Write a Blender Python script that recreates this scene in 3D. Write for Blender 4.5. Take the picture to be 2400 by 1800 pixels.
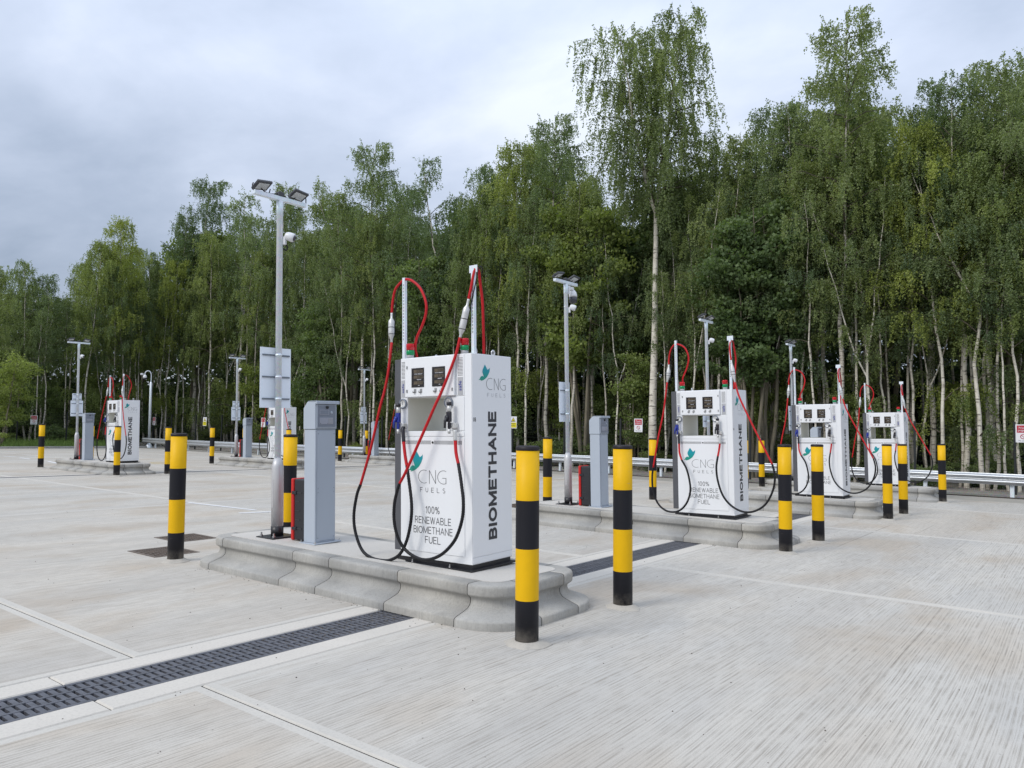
import bpy, bmesh, math, random
import numpy as np
from mathutils import Vector, Matrix, Quaternion
from mathutils.geometry import tessellate_polygon

for o in list(bpy.data.objects):
    bpy.data.objects.remove(o)
SC = bpy.context.scene
COL = SC.collection
random.seed(7)

# ------------------------------------------------------------------ camera
CF, CYAW, CPITCH, CROLL, CH = 1767.39, math.radians(37.6193), math.radians(3.5243), math.radians(1.1992), 1.5069
def cam_axes():
    fw = Vector((math.cos(CYAW)*math.cos(CPITCH), math.sin(CYAW)*math.cos(CPITCH), math.sin(CPITCH)))
    r = Vector((math.sin(CYAW), -math.cos(CYAW), 0)); u = r.cross(fw)
    return fw, math.cos(CROLL)*r+math.sin(CROLL)*u, -math.sin(CROLL)*r+math.cos(CROLL)*u
FW, RT, UPV = cam_axes()
cam = bpy.data.cameras.new('camera'); camo = bpy.data.objects.new('camera', cam); COL.objects.link(camo)
cam.sensor_width = 36; cam.lens = 36*CF/2400; cam.clip_end = 3000; cam.clip_start = .05
camo.matrix_world = Matrix(((RT.x, UPV.x, -FW.x, 0), (RT.y, UPV.y, -FW.y, 0), (RT.z, UPV.z, -FW.z, CH), (0, 0, 0, 1)))
SC.camera = camo
def ground_at(px, py, z=0.0):
    d = FW+RT*((px-1200)/CF)-UPV*((py-900)/CF); t = (z-CH)/d.z
    return Vector((d.x*t, d.y*t, z))
def project(p):
    d = Vector(p)-Vector((0, 0, CH)); zz = d.dot(FW)
    return 1200+CF*d.dot(RT)/zz, 900-CF*d.dot(UPV)/zz, zz

# ------------------------------------------------------------------ world, sun, exposure
SUN_DIR = Vector((-.74, .22, .64)).normalized()          # towards the sun
SUN_EL = math.asin(SUN_DIR.z); SUN_AZ = math.atan2(SUN_DIR.x, SUN_DIR.y)
w = bpy.data.worlds.new('World'); SC.world = w; w.use_nodes = True
nt = w.node_tree; nt.nodes.clear()
def N(tree, t, **kw):
    n = tree.nodes.new(t)
    for k, v in kw.items(): setattr(n, k, v)
    return n
sky = N(nt, 'ShaderNodeTexSky', sky_type='NISHITA'); sky.sun_disc = False
sky.sun_elevation = SUN_EL; sky.sun_rotation = SUN_AZ
tc = N(nt, 'ShaderNodeTexCoord'); sep = N(nt, 'ShaderNodeSeparateXYZ'); nt.links.new(tc.outputs['Generated'], sep.inputs[0])
def math_n(tree, op, a, b=None, c=None):
    n = N(tree, 'ShaderNodeMath', operation=op)
    for i, v in enumerate((a, b, c)):
        if v is None: continue
        if isinstance(v, (int, float)): n.inputs[i].default_value = v
        else: tree.links.new(v, n.inputs[i])
    return n.outputs[0]
zc = math_n(nt, 'MAXIMUM', sep.outputs['Z'], 0.0)
den = math_n(nt, 'ADD', zc, .28)
cx = math_n(nt, 'DIVIDE', sep.outputs['X'], den); cy = math_n(nt, 'DIVIDE', sep.outputs['Y'], den)
comb = N(nt, 'ShaderNodeCombineXYZ'); nt.links.new(cx, comb.inputs[0]); nt.links.new(cy, comb.inputs[1])
mp = N(nt, 'ShaderNodeMapping'); nt.links.new(comb.outputs[0], mp.inputs['Vector'])
mp.inputs['Rotation'].default_value = (0, 0, math.radians(52)); mp.inputs['Scale'].default_value = (1.2, .95, 1); mp.inputs['Location'].default_value = (3.3, 1.7, 0)
nz = N(nt, 'ShaderNodeTexNoise'); nz.inputs['Scale'].default_value = 1.0; nz.inputs['Detail'].default_value = 7; nz.inputs['Roughness'].default_value = .5; nz.inputs['Distortion'].default_value = .15
nt.links.new(mp.outputs[0], nz.inputs['Vector'])
cr = N(nt, 'ShaderNodeValToRGB'); nz2 = N(nt, 'ShaderNodeTexNoise'); nz2.inputs['Scale'].default_value = 2.7; nz2.inputs['Detail'].default_value = 6; nz2.inputs['Roughness'].default_value = .55; nz2.inputs['Distortion'].default_value = .3
nt.links.new(mp.outputs[0], nz2.inputs['Vector'])
nt.links.new(math_n(nt, 'ADD', math_n(nt, 'MULTIPLY', nz.outputs['Fac'], .74), math_n(nt, 'MULTIPLY', nz2.outputs['Fac'], .26)), cr.inputs[0])
e = cr.color_ramp.elements
e[0].position = .31; e[0].color = (.35, .425, .555, 1); e[1].position = .61; e[1].color = (.79, .85, .955, 1)
el = cr.color_ramp.elements.new(.5); el.color = (.60, .675, .825, 1)
# overcast luminance: brighter towards the zenith, (1 + 2 sin h) / 3
grad = math_n(nt, 'MULTIPLY_ADD', zc, 1.0, .62)
cl = N(nt, 'ShaderNodeVectorMath', operation='SCALE'); nt.links.new(cr.outputs[0], cl.inputs[0]); nt.links.new(grad, cl.inputs['Scale'])
sk = N(nt, 'ShaderNodeVectorMath', operation='SCALE'); nt.links.new(sky.outputs[0], sk.inputs[0]); sk.inputs['Scale'].default_value = .1
mx = N(nt, 'ShaderNodeMix', data_type='RGBA'); mx.inputs['Factor'].default_value = .9
nt.links.new(sk.outputs[0], mx.inputs['A']); nt.links.new(cl.outputs[0], mx.inputs['B'])
bg = N(nt, 'ShaderNodeBackground'); bg.inputs['Strength'].default_value = 1.0; nt.links.new(mx.outputs['Result'], bg.inputs['Color'])
wo = N(nt, 'ShaderNodeOutputWorld'); nt.links.new(bg.outputs[0], wo.inputs[0])
sl = bpy.data.lights.new('sun', 'SUN'); sl.energy = 1.5; sl.angle = math.radians(22); sl.color = (1, .96, .89)
so = bpy.data.objects.new('sun', sl); COL.objects.link(so); so.rotation_euler = SUN_DIR.to_track_quat('Z', 'Y').to_euler()
so.location = (-20, 10, 30)
SC.view_settings.view_transform = 'Standard'; SC.view_settings.look = 'None'
SC.view_settings.exposure = 0.3; SC.view_settings.gamma = 1.0; SC.view_settings.use_curve_mapping = False
SC.render.engine = 'CYCLES'
SC.cycles.use_denoising = True; SC.cycles.denoising_prefilter = 'NONE'; SC.cycles.denoising_input_passes = 'RGB_ALBEDO_NORMAL'; SC.cycles.max_bounces = 4; SC.cycles.diffuse_bounces = 3; SC.cycles.glossy_bounces = 2; SC.cycles.transmission_bounces = 3; SC.cycles.transparent_max_bounces = 4

# ------------------------------------------------------------------ helpers
def tilt(ux, uy):
    return Vector((0, 0, 1)).rotation_difference(Vector((ux, uy, 1)).normalized()).to_matrix().to_4x4()
T0 = tilt(-.01445, .00719)       # the yard falls a little: plumb things lean this way to the slab
T1 = tilt(-.02345, .01869)

def tag(o, label=None, cat=None, group=None, kind=None):
    if label: o['label'] = label
    if cat: o['category'] = cat
    if group: o['group'] = group
    if kind: o['kind'] = kind
    return o
def empty(name, loc, rz=0.0, T=None, scale=1.0):
    o = bpy.data.objects.new(name, None); COL.objects.link(o); o.empty_display_size = .1
    m = Matrix.Translation(Vector(loc)) @ (T if T else Matrix()) @ Matrix.Rotation(rz, 4, 'Z') @ Matrix.Scale(scale, 4)
    o.matrix_world = m
    return o
def copy_tree(o, parent=None):
    c = o.copy(); COL.objects.link(c); c.parent = parent
    for ch in o.children: copy_tree(ch, c)
    return c

class MB:
    def __init__(s): s.v = []; s.f = []; s.m = []; s.sm = []
    def face(s, idx, m=0, sm=False): s.f.append(tuple(idx)); s.m.append(m); s.sm.append(sm)
    def box(s, x0, x1, y0, y1, z0, z1, m=0, M=None):
        b = len(s.v)
        P = [(x0, y0, z0), (x1, y0, z0), (x1, y1, z0), (x0, y1, z0), (x0, y0, z1), (x1, y0, z1), (x1, y1, z1), (x0, y1, z1)]
        if M: P = [tuple(M @ Vector(p)) for p in P]
        s.v += P
        for q in ((3, 2, 1, 0), (4, 5, 6, 7), (0, 1, 5, 4), (1, 2, 6, 5), (2, 3, 7, 6), (3, 0, 4, 7)): s.face([b+i for i in q], m)
        return s
    def quad(s, P, m=0):
        b = len(s.v); s.v += [tuple(p) for p in P]; s.face(range(b, b+len(P)), m); return s
    def lathe(s, prof, n=20, mats=None, c=(0, 0, 0), m=0, sm=True, M=None):
        b = len(s.v)
        for r, z in prof:
            for k in range(n):
                a = 2*math.pi*k/n; p = Vector((c[0]+r*math.cos(a), c[1]+r*math.sin(a), c[2]+z))
                s.v.append(tuple(M @ p) if M else tuple(p))
        for j in range(len(prof)-1):
            mm = mats[j] if mats else m
            for k in range(n):
                k2 = (k+1) % n
                s.face((b+j*n+k, b+j*n+k2, b+(j+1)*n+k2, b+(j+1)*n+k), mm, sm)
        if prof[0][0] > 1e-5: s.face([b+k for k in reversed(range(n))], mats[0] if mats else m)
        if prof[-1][0] > 1e-5: s.face([b+(len(prof)-1)*n+k for k in range(n)], mats[-1] if mats else m)
        return s
    def tube(s, pts, r, n=8, m=0, caps=True, mats=None):
        pts = [Vector(p) for p in pts]; K = len(pts)
        rr = r if isinstance(r, (list, tuple)) else [r]*K
        t0 = (pts[1]-pts[0]).normalized(); up = Vector((0, 0, 1)) if abs(t0.z) < .9 else Vector((1, 0, 0))
        nrm = (up-t0*up.dot(t0)).normalized(); b = len(s.v)
        for i in range(K):
            t = (pts[min(i+1, K-1)]-pts[max(i-1, 0)]).normalized()
            nrm = (nrm-t*nrm.dot(t)).normalized(); bi = t.cross(nrm)
            for k in range(n):
                a = 2*math.pi*k/n; s.v.append(tuple(pts[i]+(nrm*math.cos(a)+bi*math.sin(a))*rr[i]))
        for i in range(K-1):
            for k in range(n):
                k2 = (k+1) % n
                s.face((b+i*n+k, b+i*n+k2, b+(i+1)*n+k2, b+(i+1)*n+k), mats[i] if mats else m, True)
        if caps:
            s.face([b+k for k in reversed(range(n))], m); s.face([b+(K-1)*n+k for k in range(n)], m)
        return s
    def prism(s, poly, a, b_, plane='xz', m=0, msides=None):
        """poly in the given plane, extruded along the third axis from a to b_"""
        n = len(poly); b = len(s.v)
        def P(u, v, t):
            return {'xz': (u, t, v), 'yz': (t, u, v), 'xy': (u, v, t)}[plane]
        s.v += [P(u, v, a) for u, v in poly]+[P(u, v, b_) for u, v in poly]
        tri = tessellate_polygon([[Vector((u, v, 0)) for u, v in poly]])
        for t in tri:
            s.face([b+i for i in t], m); s.face([b+n+i for i in reversed(t)], m)
        for i in range(n):
            j = (i+1) % n; s.face((b+i, b+j, b+n+j, b+n+i), m if msides is None else msides)
        return s
    def build(s, name, mats, parent=None, bevel=0.0, seg=1, angle=None, fix=True):
        me = bpy.data.meshes.new(name)
        me.from_pydata(s.v, [], s.f)
        for p, mm, sm in zip(me.polygons, s.m, s.sm): p.material_index = mm; p.use_smooth = sm
        if fix or bevel:
            bm = bmesh.new(); bm.from_mesh(me)
            if fix: bmesh.ops.recalc_face_normals(bm, faces=bm.faces)
            if bevel:
                ed = [e_ for e_ in bm.edges if len(e_.link_faces) == 2 and e_.calc_face_angle(0) > math.radians(35)]
                bmesh.ops.bevel(bm, geom=ed, offset=bevel, segments=seg, affect='EDGES', profile=.6)
            bm.to_mesh(me); bm.free()
        for m_ in (mats if isinstance(mats, (list, tuple)) else [mats]): me.materials.append(m_)
        o = bpy.data.objects.new(name, me); COL.objects.link(o); o.parent = parent
        return o
def link_mesh(name, me, parent, loc=(0, 0, 0), rz=0.0):
    o = bpy.data.objects.new(name, me); COL.objects.link(o); o.parent = parent
    o.location = loc; o.rotation_euler = (0, 0, rz); return o
def smooth_pts(pts, sub=5):
    P = [Vector(p) for p in pts]; out = []
    for i in range(len(P)-1):
        p0 = P[max(i-1, 0)]; p1 = P[i]; p2 = P[i+1]; p3 = P[min(i+2, len(P)-1)]
        for k in range(sub):
            t = k/sub
            out.append(.5*((2*p1)+(p2-p0)*t+(2*p0-5*p1+4*p2-p3)*t*t+(3*p1-p0-3*p2+p3)*t**3))
    out.append(P[-1]); return out

# ------------------------------------------------------------------ materials
def new_mat(name):
    m = bpy.data.materials.new(name); m.use_nodes = True; t = m.node_tree; b = t.nodes['Principled BSDF']; return m, t, b
def set_spec(b, v):
    b.inputs['Specular IOR Level'].default_value = v
def noise(t, vec, scale, detail=4, rough=.55, dist=0.0):
    n = N(t, 'ShaderNodeTexNoise'); n.inputs['Scale'].default_value = scale; n.inputs['Detail'].default_value = detail
    n.inputs['Roughness'].default_value = rough; n.inputs['Distortion'].default_value = dist
    if vec is not None: t.links.new(vec, n.inputs['Vector'])
    return n.outputs['Fac']
def mapping(t, vec, scale=(1, 1, 1), rot=(0, 0, 0), loc=(0, 0, 0)):
    n = N(t, 'ShaderNodeMapping'); t.links.new(vec, n.inputs['Vector'])
    n.inputs['Scale'].default_value = scale; n.inputs['Rotation'].default_value = rot; n.inputs['Location'].default_value = loc
    return n.outputs[0]
def ramp(t, fac, stops):
    n = N(t, 'ShaderNodeValToRGB'); t.links.new(fac, n.inputs[0]); els = n.color_ramp.elements
    while len(els) < len(stops): els.new(.5)
    for e_, (p, c) in zip(els, stops):
        e_.position = p; e_.color = (c, c, c, 1) if isinstance(c, (int, float)) else (*c, 1)
    return n.outputs[0]
def mixc(t, fac, a, b, mode='MIX'):
    n = N(t, 'ShaderNodeMix', data_type='RGBA', blend_type=mode)
    for k, v in (('Factor', fac), ('A', a), ('B', b)):
        if isinstance(v, (int, float)): n.inputs[k].default_value = v
        elif isinstance(v, tuple): n.inputs[k].default_value = (*v, 1)
        else: t.links.new(v, n.inputs[k])
    return n.outputs['Result']
def bump(t, b, h, strength=.3, dist=.01):
    n = N(t, 'ShaderNodeBump'); n.inputs['Strength'].default_value = strength; n.inputs['Distance'].default_value = dist
    t.links.new(h, n.inputs['Height']); t.links.new(n.outputs[0], b.inputs['Normal'])
def geo_pos(t): return N(t, 'ShaderNodeNewGeometry').outputs['Position']
def obj_co(t): return N(t, 'ShaderNodeTexCoord').outputs['Object']
def obj_rand(t): return N(t, 'ShaderNodeObjectInfo').outputs['Random']

def plain(name, col, rough=.5, metal=0.0, var=.06, scale=6.0, spec=.5, coat=0.0):
    m, t, b = new_mat(name)
    n = noise(t, obj_co(t), scale, 5, .6)
    lo = tuple(max(0, c*(1-var)) for c in col); hi = tuple(min(1, c*(1+var)) for c in col)
    t.links.new(ramp(t, n, [(.3, lo), (.7, hi)]), b.inputs['Base Color'])
    r = ramp(t, n, [(.3, max(.02, rough-.06)), (.7, min(1, rough+.06))]); t.links.new(r, b.inputs['Roughness'])
    b.inputs['Metallic'].default_value = metal; set_spec(b, spec); b.inputs['Coat Weight'].default_value = coat
    return m

def concrete_brushed():
    m, t, b = new_mat('brushed concrete'); p = geo_pos(t)
    warp = noise(t, mapping(t, p, (.5, .5, 1), loc=(4, 4, 0)), .7, 2, .5)
    wv = N(t, 'ShaderNodeVectorMath', operation='ADD'); t.links.new(p, wv.inputs[0])
    cmb = N(t, 'ShaderNodeCombineXYZ'); t.links.new(math_n(t, 'MULTIPLY', warp, .06), cmb.inputs[1]); t.links.new(cmb.outputs[0], wv.inputs[1]); q = wv.outputs[0]
    sy = N(t, 'ShaderNodeSeparateXYZ'); t.links.new(q, sy.inputs[0])
    def lines(freq, jx, jy, amt, wdt, off):
        j = noise(t, mapping(t, q, (jx, jy, 1), loc=(off, off*2, 0)), 1, 3, .6)
        ph = math_n(t, 'ADD', math_n(t, 'MULTIPLY', sy.outputs['Y'], freq), math_n(t, 'MULTIPLY', j, amt))
        fr = math_n(t, 'FRACT', ph); return ramp(t, math_n(t, 'ABSOLUTE', math_n(t, 'SUBTRACT', fr, .5)), [(.0, 1.0), (wdt, 0.0)])
    l1 = lines(34, .30, 9, 3.2, .20, 3.0)
    lb = lines(57, .45, 14, 3.6, .24, 7.0)
    l2 = noise(t, mapping(t, q, (2.6, 175, 1), loc=(5, 3, 0)), 1, 2, .55)
    l3 = noise(t, mapping(t, q, (.10, 30, 1), loc=(9, 1, 0)), 1, 3, .55)
    brk = noise(t, mapping(t, q, (5, 17, 1), loc=(1, 9, 0)), 1, 4, .65)
    dens = noise(t, mapping(t, p, (.35, 1.1, 1), loc=(6, 2, 0)), .9, 4, .6, .5)
    grain = noise(t, mapping(t, p, (90, 210, 1)), 1, 2, .6); pits = noise(t, mapping(t, p, (1, 1, 1), loc=(7, 7, 0)), 30, 1, .5)
    patch = noise(t, mapping(t, p, (.55, 1.2, 1), loc=(2.2, 4.1, 0)), .8, 5, .6, .4)
    patch2 = noise(t, mapping(t, p, (.8, 1.5, 1), loc=(12, 8, 0)), .55, 4, .55, .3)
    c = ramp(t, patch, [(.3, (.495, .478, .442)), (.5, (.55, .525, .478)), (.72, (.59, .555, .495))])
    c = mixc(t, ramp(t, patch2, [(.50, 0.0), (.66, .62)]), c, (.44, .365, .28))
    c = mixc(t, ramp(t, patch2, [(.24, .4), (.44, 0.0)]), c, (.52, .53, .53))
    band = noise(t, mapping(t, p, (.06, .9, 1), loc=(1, 7, 0)), 1, 4, .6)
    c = mixc(t, ramp(t, band, [(.42, 0.0), (.62, .34)]), c, (.37, .345, .315))
    dn = math_n(t, 'MULTIPLY', ramp(t, dens, [(.34, .78), (.58, 1.0)]), ramp(t, brk, [(.36, .15), (.60, 1.0)]))
    g1 = math_n(t, 'MULTIPLY', math_n(t, 'MULTIPLY', l1, .74), dn); gb = math_n(t, 'MULTIPLY', math_n(t, 'MULTIPLY', lb, .52), dn); g2 = math_n(t, 'MULTIPLY', ramp(t, l2, [(.34, .5), (.47, 0.0)]), dn)
    g3 = math_n(t, 'MULTIPLY', ramp(t, l3, [(.29, .6), (.33, 0.0)]), ramp(t, brk, [(.3, .5), (.5, 1.0)]))
    c = mixc(t, g1, c, (.25, .225, .19)); c = mixc(t, gb, c, (.29, .265, .23)); c = mixc(t, g2, c, (.34, .31, .27)); c = mixc(t, g3, c, (.17, .15, .125))
    c = mixc(t, ramp(t, grain, [(.34, .35), (.5, 0.0)]), c, (.30, .275, .24))
    c = mixc(t, ramp(t, pits, [(.19, .85), (.215, 0.0)]), c, (.10, .085, .07))
    tint = ramp(t, obj_rand(t), [(0, (.94, .945, .95)), (.5, (1, .995, .985)), (1, (.97, .95, .925))])
    c = mixc(t, 1.0, c, tint, 'MULTIPLY')
    t.links.new(c, b.inputs['Base Color']); b.inputs['Roughness'].default_value = .9; set_spec(b, .15)
    h = math_n(t, 'SUBTRACT', math_n(t, 'MULTIPLY', l2, .5), math_n(t, 'MULTIPLY', math_n(t, 'ADD', g1, gb), .5))
    h = math_n(t, 'SUBTRACT', h, math_n(t, 'MULTIPLY', g3, .4))
    bump(t, b, h, .45, .006); return m
def concrete_smooth(name, base, warm, dark=.0, sc=1.0, streak=False, spots=.25):
    m, t, b = new_mat(name); p = geo_pos(t)
    patch = noise(t, p, 1.6*sc, 6, .62, .3); fine = noise(t, p, 55*sc, 4, .6); speck = noise(t, p, 260, 2, .5)
    c = ramp(t, patch, [(.3, base), (.7, warm)])
    c = mixc(t, ramp(t, fine, [(.32, .32), (.52, 0.0)]), c, tuple(x*.70 for x in base))
    c = mixc(t, ramp(t, speck, [(.27, spots), (.4, 0.0)]), c, tuple(x*.45 for x in base))
    if streak:
        st = noise(t, mapping(t, p, (95, 95, 9)), 1, 3, .6)
        c = mixc(t, ramp(t, st, [(.34, .35), (.52, 0.0)]), c, tuple(x*.66 for x in base))
        blot = noise(t, mapping(t, p, (5, 5, 7), loc=(3, 2, 1)), 1, 7, .75)
        c = mixc(t, ramp(t, blot, [(.52, 0.0), (.66, .45)]), c, tuple(min(1, x*1.28) for x in base))
        c = mixc(t, ramp(t, blot, [(.32, .4), (.46, 0.0)]), c, tuple(x*.70 for x in base))
        tint = ramp(t, obj_rand(t), [(0, (.93, .93, .935)), (.45, (1, .995, .985)), (1, (1.0, .98, .95))])
        c = mixc(t, 1.0, c, tint, 'MULTIPLY')
    t.links.new(c, b.inputs['Base Color']); b.inputs['Roughness'].default_value = .85; set_spec(b, .3)
    bump(t, b, fine, .35, .003); return m

M_BRUSH = concrete_brushed()
M_EDGE = concrete_smooth('trowelled concrete edge', (.488, .466, .422), (.548, .518, .464))
M_SURR = concrete_smooth('drain surround concrete', (.53, .50, .448), (.59, .552, .492))
M_KERB = concrete_smooth('precast kerb concrete', (.345, .34, .323), (.445, .432, .40), streak=True, spots=.25)
M_TOP = concrete_smooth('island top concrete', (.51, .487, .45), (.57, .54, .49))
M_MORTAR = concrete_smooth('bollard collar mortar', (.40, .375, .33), (.47, .435, .38))
M_FILL = plain('joint sealant', (.05, .047, .043), .9)
M_TAN = concrete_smooth('edge channel concrete', (.30, .285, .25), (.38, .35, .30))
M_YEL = plain('bollard yellow', (.74, .425, .001), .5, var=.03, scale=3, spec=.22)
def bollard_mat(name, col, rough):
    m, t, b = new_mat(name); p = obj_co(t)
    sc_ = noise(t, mapping(t, p, (7, 7, 34)), 1, 5, .7); dirt = noise(t, p, 9, 6, .7); r_ = obj_rand(t)
    off = N(t, 'ShaderNodeVectorMath', operation='ADD'); t.links.new(p, off.inputs[0]); t.links.new(r_, off.inputs[1])
    blotch = noise(t, off.outputs[0], 3.5, 5, .65)
    c = ramp(t, blotch, [(.3, tuple(x*.93 for x in col)), (.7, tuple(min(1, x*1.05) for x in col))])
    c = mixc(t, ramp(t, sc_, [(.66, 0.0), (.74, .35)]), c, (.30, .27, .22))
    sp = N(t, 'ShaderNodeSeparateXYZ'); t.links.new(p, sp.inputs[0])
    low = math_n(t, 'MULTIPLY', ramp(t, sp.outputs['Z'], [(.0, .75), (.14, 0.0)]), ramp(t, dirt, [(.35, 0.0), (.62, 1.0)]))
    c = mixc(t, low, c, (.33, .30, .26))
    t.links.new(c, b.inputs['Base Color']); t.links.new(ramp(t, blotch, [(.3, rough-.06), (.7, rough+.1)]), b.inputs['Roughness']); set_spec(b, .25); return m
M_BLK = plain('bollard black', (.011, .011, .015), .5, var=.2, scale=3, spec=.25)
M_CAP = plain('bollard cap', (.014, .011, .014), .5, spec=.3)
M_WHITE = plain('white powder coat', (.76, .77, .785), .34, var=.012, scale=2)
M_CREAM = plain('cream inner panel', (.66, .655, .60), .45, var=.02)
M_GREY = plain('dark grey column', (.085, .087, .097), .42, var=.05)
M_PLINTH = plain('black plinth', (.014, .014, .017), .4)
M_SEAM = plain('seam shadow gap', (.09, .09, .095), .8)
M_STEEL = plain('stainless steel', (.55, .55, .55), .3, 1.0, var=.1)
M_DSTEEL = plain('dull fitting steel', (.36, .36, .36), .45, .8, var=.12)
M_CHAR = plain('charcoal lettering', (.03, .031, .036), .5, var=.05)
M_THIN = plain('thin grey lettering', (.04, .04, .044), .5, var=.05)
M_PALE = plain('pale lettering', (.36, .37, .39), .5, var=.05)
M_RED = plain('red hose', (.46, .008, .012), .5, var=.12, scale=9, spec=.3)
M_HOSE = plain('black hose', (.009, .009, .011), .55, var=.25, scale=20, spec=.3)
M_COUP = plain('coupling alloy', (.58, .58, .57), .4, .35, var=.1)
M_TERM = plain('terminal grey paint', (.40, .445, .505), .42, var=.03, scale=2)
M_TPAN = plain('terminal panel grey', (.20, .225, .27), .4, var=.04)
M_TKEY = plain('terminal keypad', (.33, .345, .40), .45)
M_PLATE = plain('nameplate grey', (.40, .405, .42), .4)
M_BLUE = plain('blue nozzle', (.015, .03, .26), .4)
M_NBLK = plain('black nozzle', (.016, .015, .022), .42)
M_BOX = plain('box charcoal plastic', (.016, .017, .021), .5, var=.1)
M_BOXR = plain('box red lid', (.52, .012, .01), .38)
M_SIGNB = plain('sign aluminium back', (.82, .875, .94), .38, var=.03, scale=1.5)
M_RAILD = plain('sign rail', (.16, .18, .21), .45)
M_CAM = plain('camera white', (.74, .75, .77), .35)
M_DOME = plain('camera dark dome', (.05, .05, .06), .12)
M_LAMPH = plain('floodlight housing', (.05, .052, .06), .45)
M_LENS = plain('floodlight lens', (.55, .56, .55), .25)
M_IRON = plain('cast iron grate', (.085, .088, .102), .5, var=.35, scale=14)
M_IRON2 = plain('worn steel cover', (.135, .105, .082), .6, .25, var=.35, scale=9)
M_DARK = plain('drain void', (.012, .012, .013), .9)
M_SIGNW = plain('sign white', (.72, .72, .74), .4)
M_SIGNR = plain('sign red', (.42, .02, .04), .4)
M_SIGNY = plain('sign yellow', (.66, .58, .02), .4)
M_LINE = plain('white road paint', (.66, .66, .66), .7, var=.12, scale=20)
M_YLINE = plain('yellow road paint', (.62, .43, .06), .7, var=.25, scale=20)
M_FENCE = plain('dark green fence wire', (.008, .011, .012), .6)
M_TIMBER = plain('dark timber edging', (.045, .037, .032), .8, var=.4, scale=14)
M_FACE = plain('gauge face', (.70, .70, .68), .4)
M_NUM = plain('black number', (.02, .02, .022), .5)

def lens_mat(name, col):
    m, t, b = new_mat(name)
    n = noise(t, mapping(t, obj_co(t), (60, 60, 60)), 1, 2)
    t.links.new(ramp(t, n, [(.3, tuple(c*.75 for c in col)), (.7, col)]), b.inputs['Base Color'])
    b.inputs['Roughness'].default_value = .12; b.inputs['Transmission Weight'].default_value = .25; return m
M_LRED = lens_mat('red beacon lens', (.75, .01, .02)); M_LGRN = lens_mat('green beacon lens', (.0, .36, .12))
def galv():
    m, t, b = new_mat('galvanised steel'); p = obj_co(t)
    v = N(t, 'ShaderNodeTexVoronoi'); v.inputs['Scale'].default_value = 42; t.links.new(p, v.inputs['Vector'])
    n = noise(t, mapping(t, p, (5, 5, 1)), 1.2, 5)
    c = mixc(t, .3, ramp(t, n, [(.3, (.68, .74, .80)), (.7, (.80, .85, .90))]), v.outputs['Color'], 'SOFT_LIGHT')
    t.links.new(c, b.inputs['Base Color']); b.inputs['Metallic'].default_value = .25; b.inputs['Roughness'].default_value = .42
    return m
M_GALV = galv()
def galv_low():
    m, t, b = new_mat('galvanised pole base with red paint run'); p = obj_co(t)
    n = noise(t, mapping(t, p, (9, 9, 1.5)), 1, 5)
    c = ramp(t, n, [(.3, (.46, .46, .465)), (.7, (.60, .595, .60))])
    st = noise(t, mapping(t, p, (30, 30, 1.1), loc=(4, 2, 1)), 1, 4, .6)
    c = mixc(t, ramp(t, st, [(.60, 0.0), (.72, .55)]), c, (.42, .10, .14))
    t.links.new(c, b.inputs['Base Color']); b.inputs['Metallic'].default_value = .3; b.inputs['Roughness'].default_value = .45; return m
M_GALVL = galv_low()
def rail_mat():
    m, t, b = new_mat('guard rail steel'); p = geo_pos(t)
    n = noise(t, mapping(t, p, (.5, .5, 6)), 1.2, 5)
    t.links.new(ramp(t, n, [(.3, (.40, .42, .44)), (.7, (.56, .58, .60))]), b.inputs['Base Color'])
    b.inputs['Metallic'].default_value = .55; b.inputs['Roughness'].default_value = .36; return m
M_RAIL = rail_mat()
def bird_mat():
    m, t, b = new_mat('teal bird print'); g = N(t, 'ShaderNodeTexCoord').outputs['Generated']
    s = N(t, 'ShaderNodeSeparateXYZ'); t.links.new(g, s.inputs[0])
    t.links.new(ramp(t, s.outputs['Z'], [(0, (.02, .26, .17)), (.3, (.0, .27, .22)), (.6, (0, .27, .33))]), b.inputs['Base Color'])
    b.inputs['Roughness'].default_value = .4; return m
M_BIRD = bird_mat()
def screen_mat():
    m, t, b = new_mat('display glass'); 
    b.inputs['Base Color'].default_value = (.015, .012, .012, 1); b.inputs['Roughness'].default_value = .15
    n = noise(t, obj_co(t), 30, 2); t.links.new(ramp(t, n, [(.3, (.012, .01, .01)), (.7, (.022, .018, .016))]), b.inputs['Base Color']); return m
M_SCR = screen_mat()
M_LCD = plain('display segment band', (.10, .078, .05), .3, var=.3, scale=60)
M_DIG = plain('display digits', (.028, .024, .02), .4)

# ------------------------------------------------------------------ text
TXT = {}
def text_mesh(body, bold=0.0):
    key = (body, bold)
    if key in TXT: return TXT[key]
    cu = bpy.data.curves.new('t', 'FONT'); cu.body = body; cu.size = 1; cu.offset = bold; cu.resolution_u = 3
    cu.align_x = 'LEFT'; cu.space_line = 1
    o = bpy.data.objects.new('t', cu); COL.objects.link(o)
    bpy.context.view_layer.update()
    me = bpy.data.meshes.new_from_object(o.evaluated_get(bpy.context.evaluated_depsgraph_get()))
    V = [v.co.copy() for v in me.vertices]; F = [tuple(p.vertices) for p in me.polygons]
    bpy.data.objects.remove(o); bpy.data.curves.remove(cu); bpy.data.meshes.remove(me)
    x0 = min(v.x for v in V); x1 = max(v.x for v in V); y0 = min(v.y for v in V); y1 = max(v.y for v in V)
    TXT[key] = ([((v.x-x0)/(x1-x0), (v.y-y0)/(y1-y0)) for v in V], F); return TXT[key]
def add_text(mb, body, fn, m=0, bold=0.0):
    """fn maps (u, v) in the unit box of the text to a point"""
    V, F = text_mesh(body, bold); b = len(mb.v)
    mb.v += [tuple(fn(u, v)) for u, v in V]
    for f in F: mb.face([b+i for i in f], m)
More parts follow.
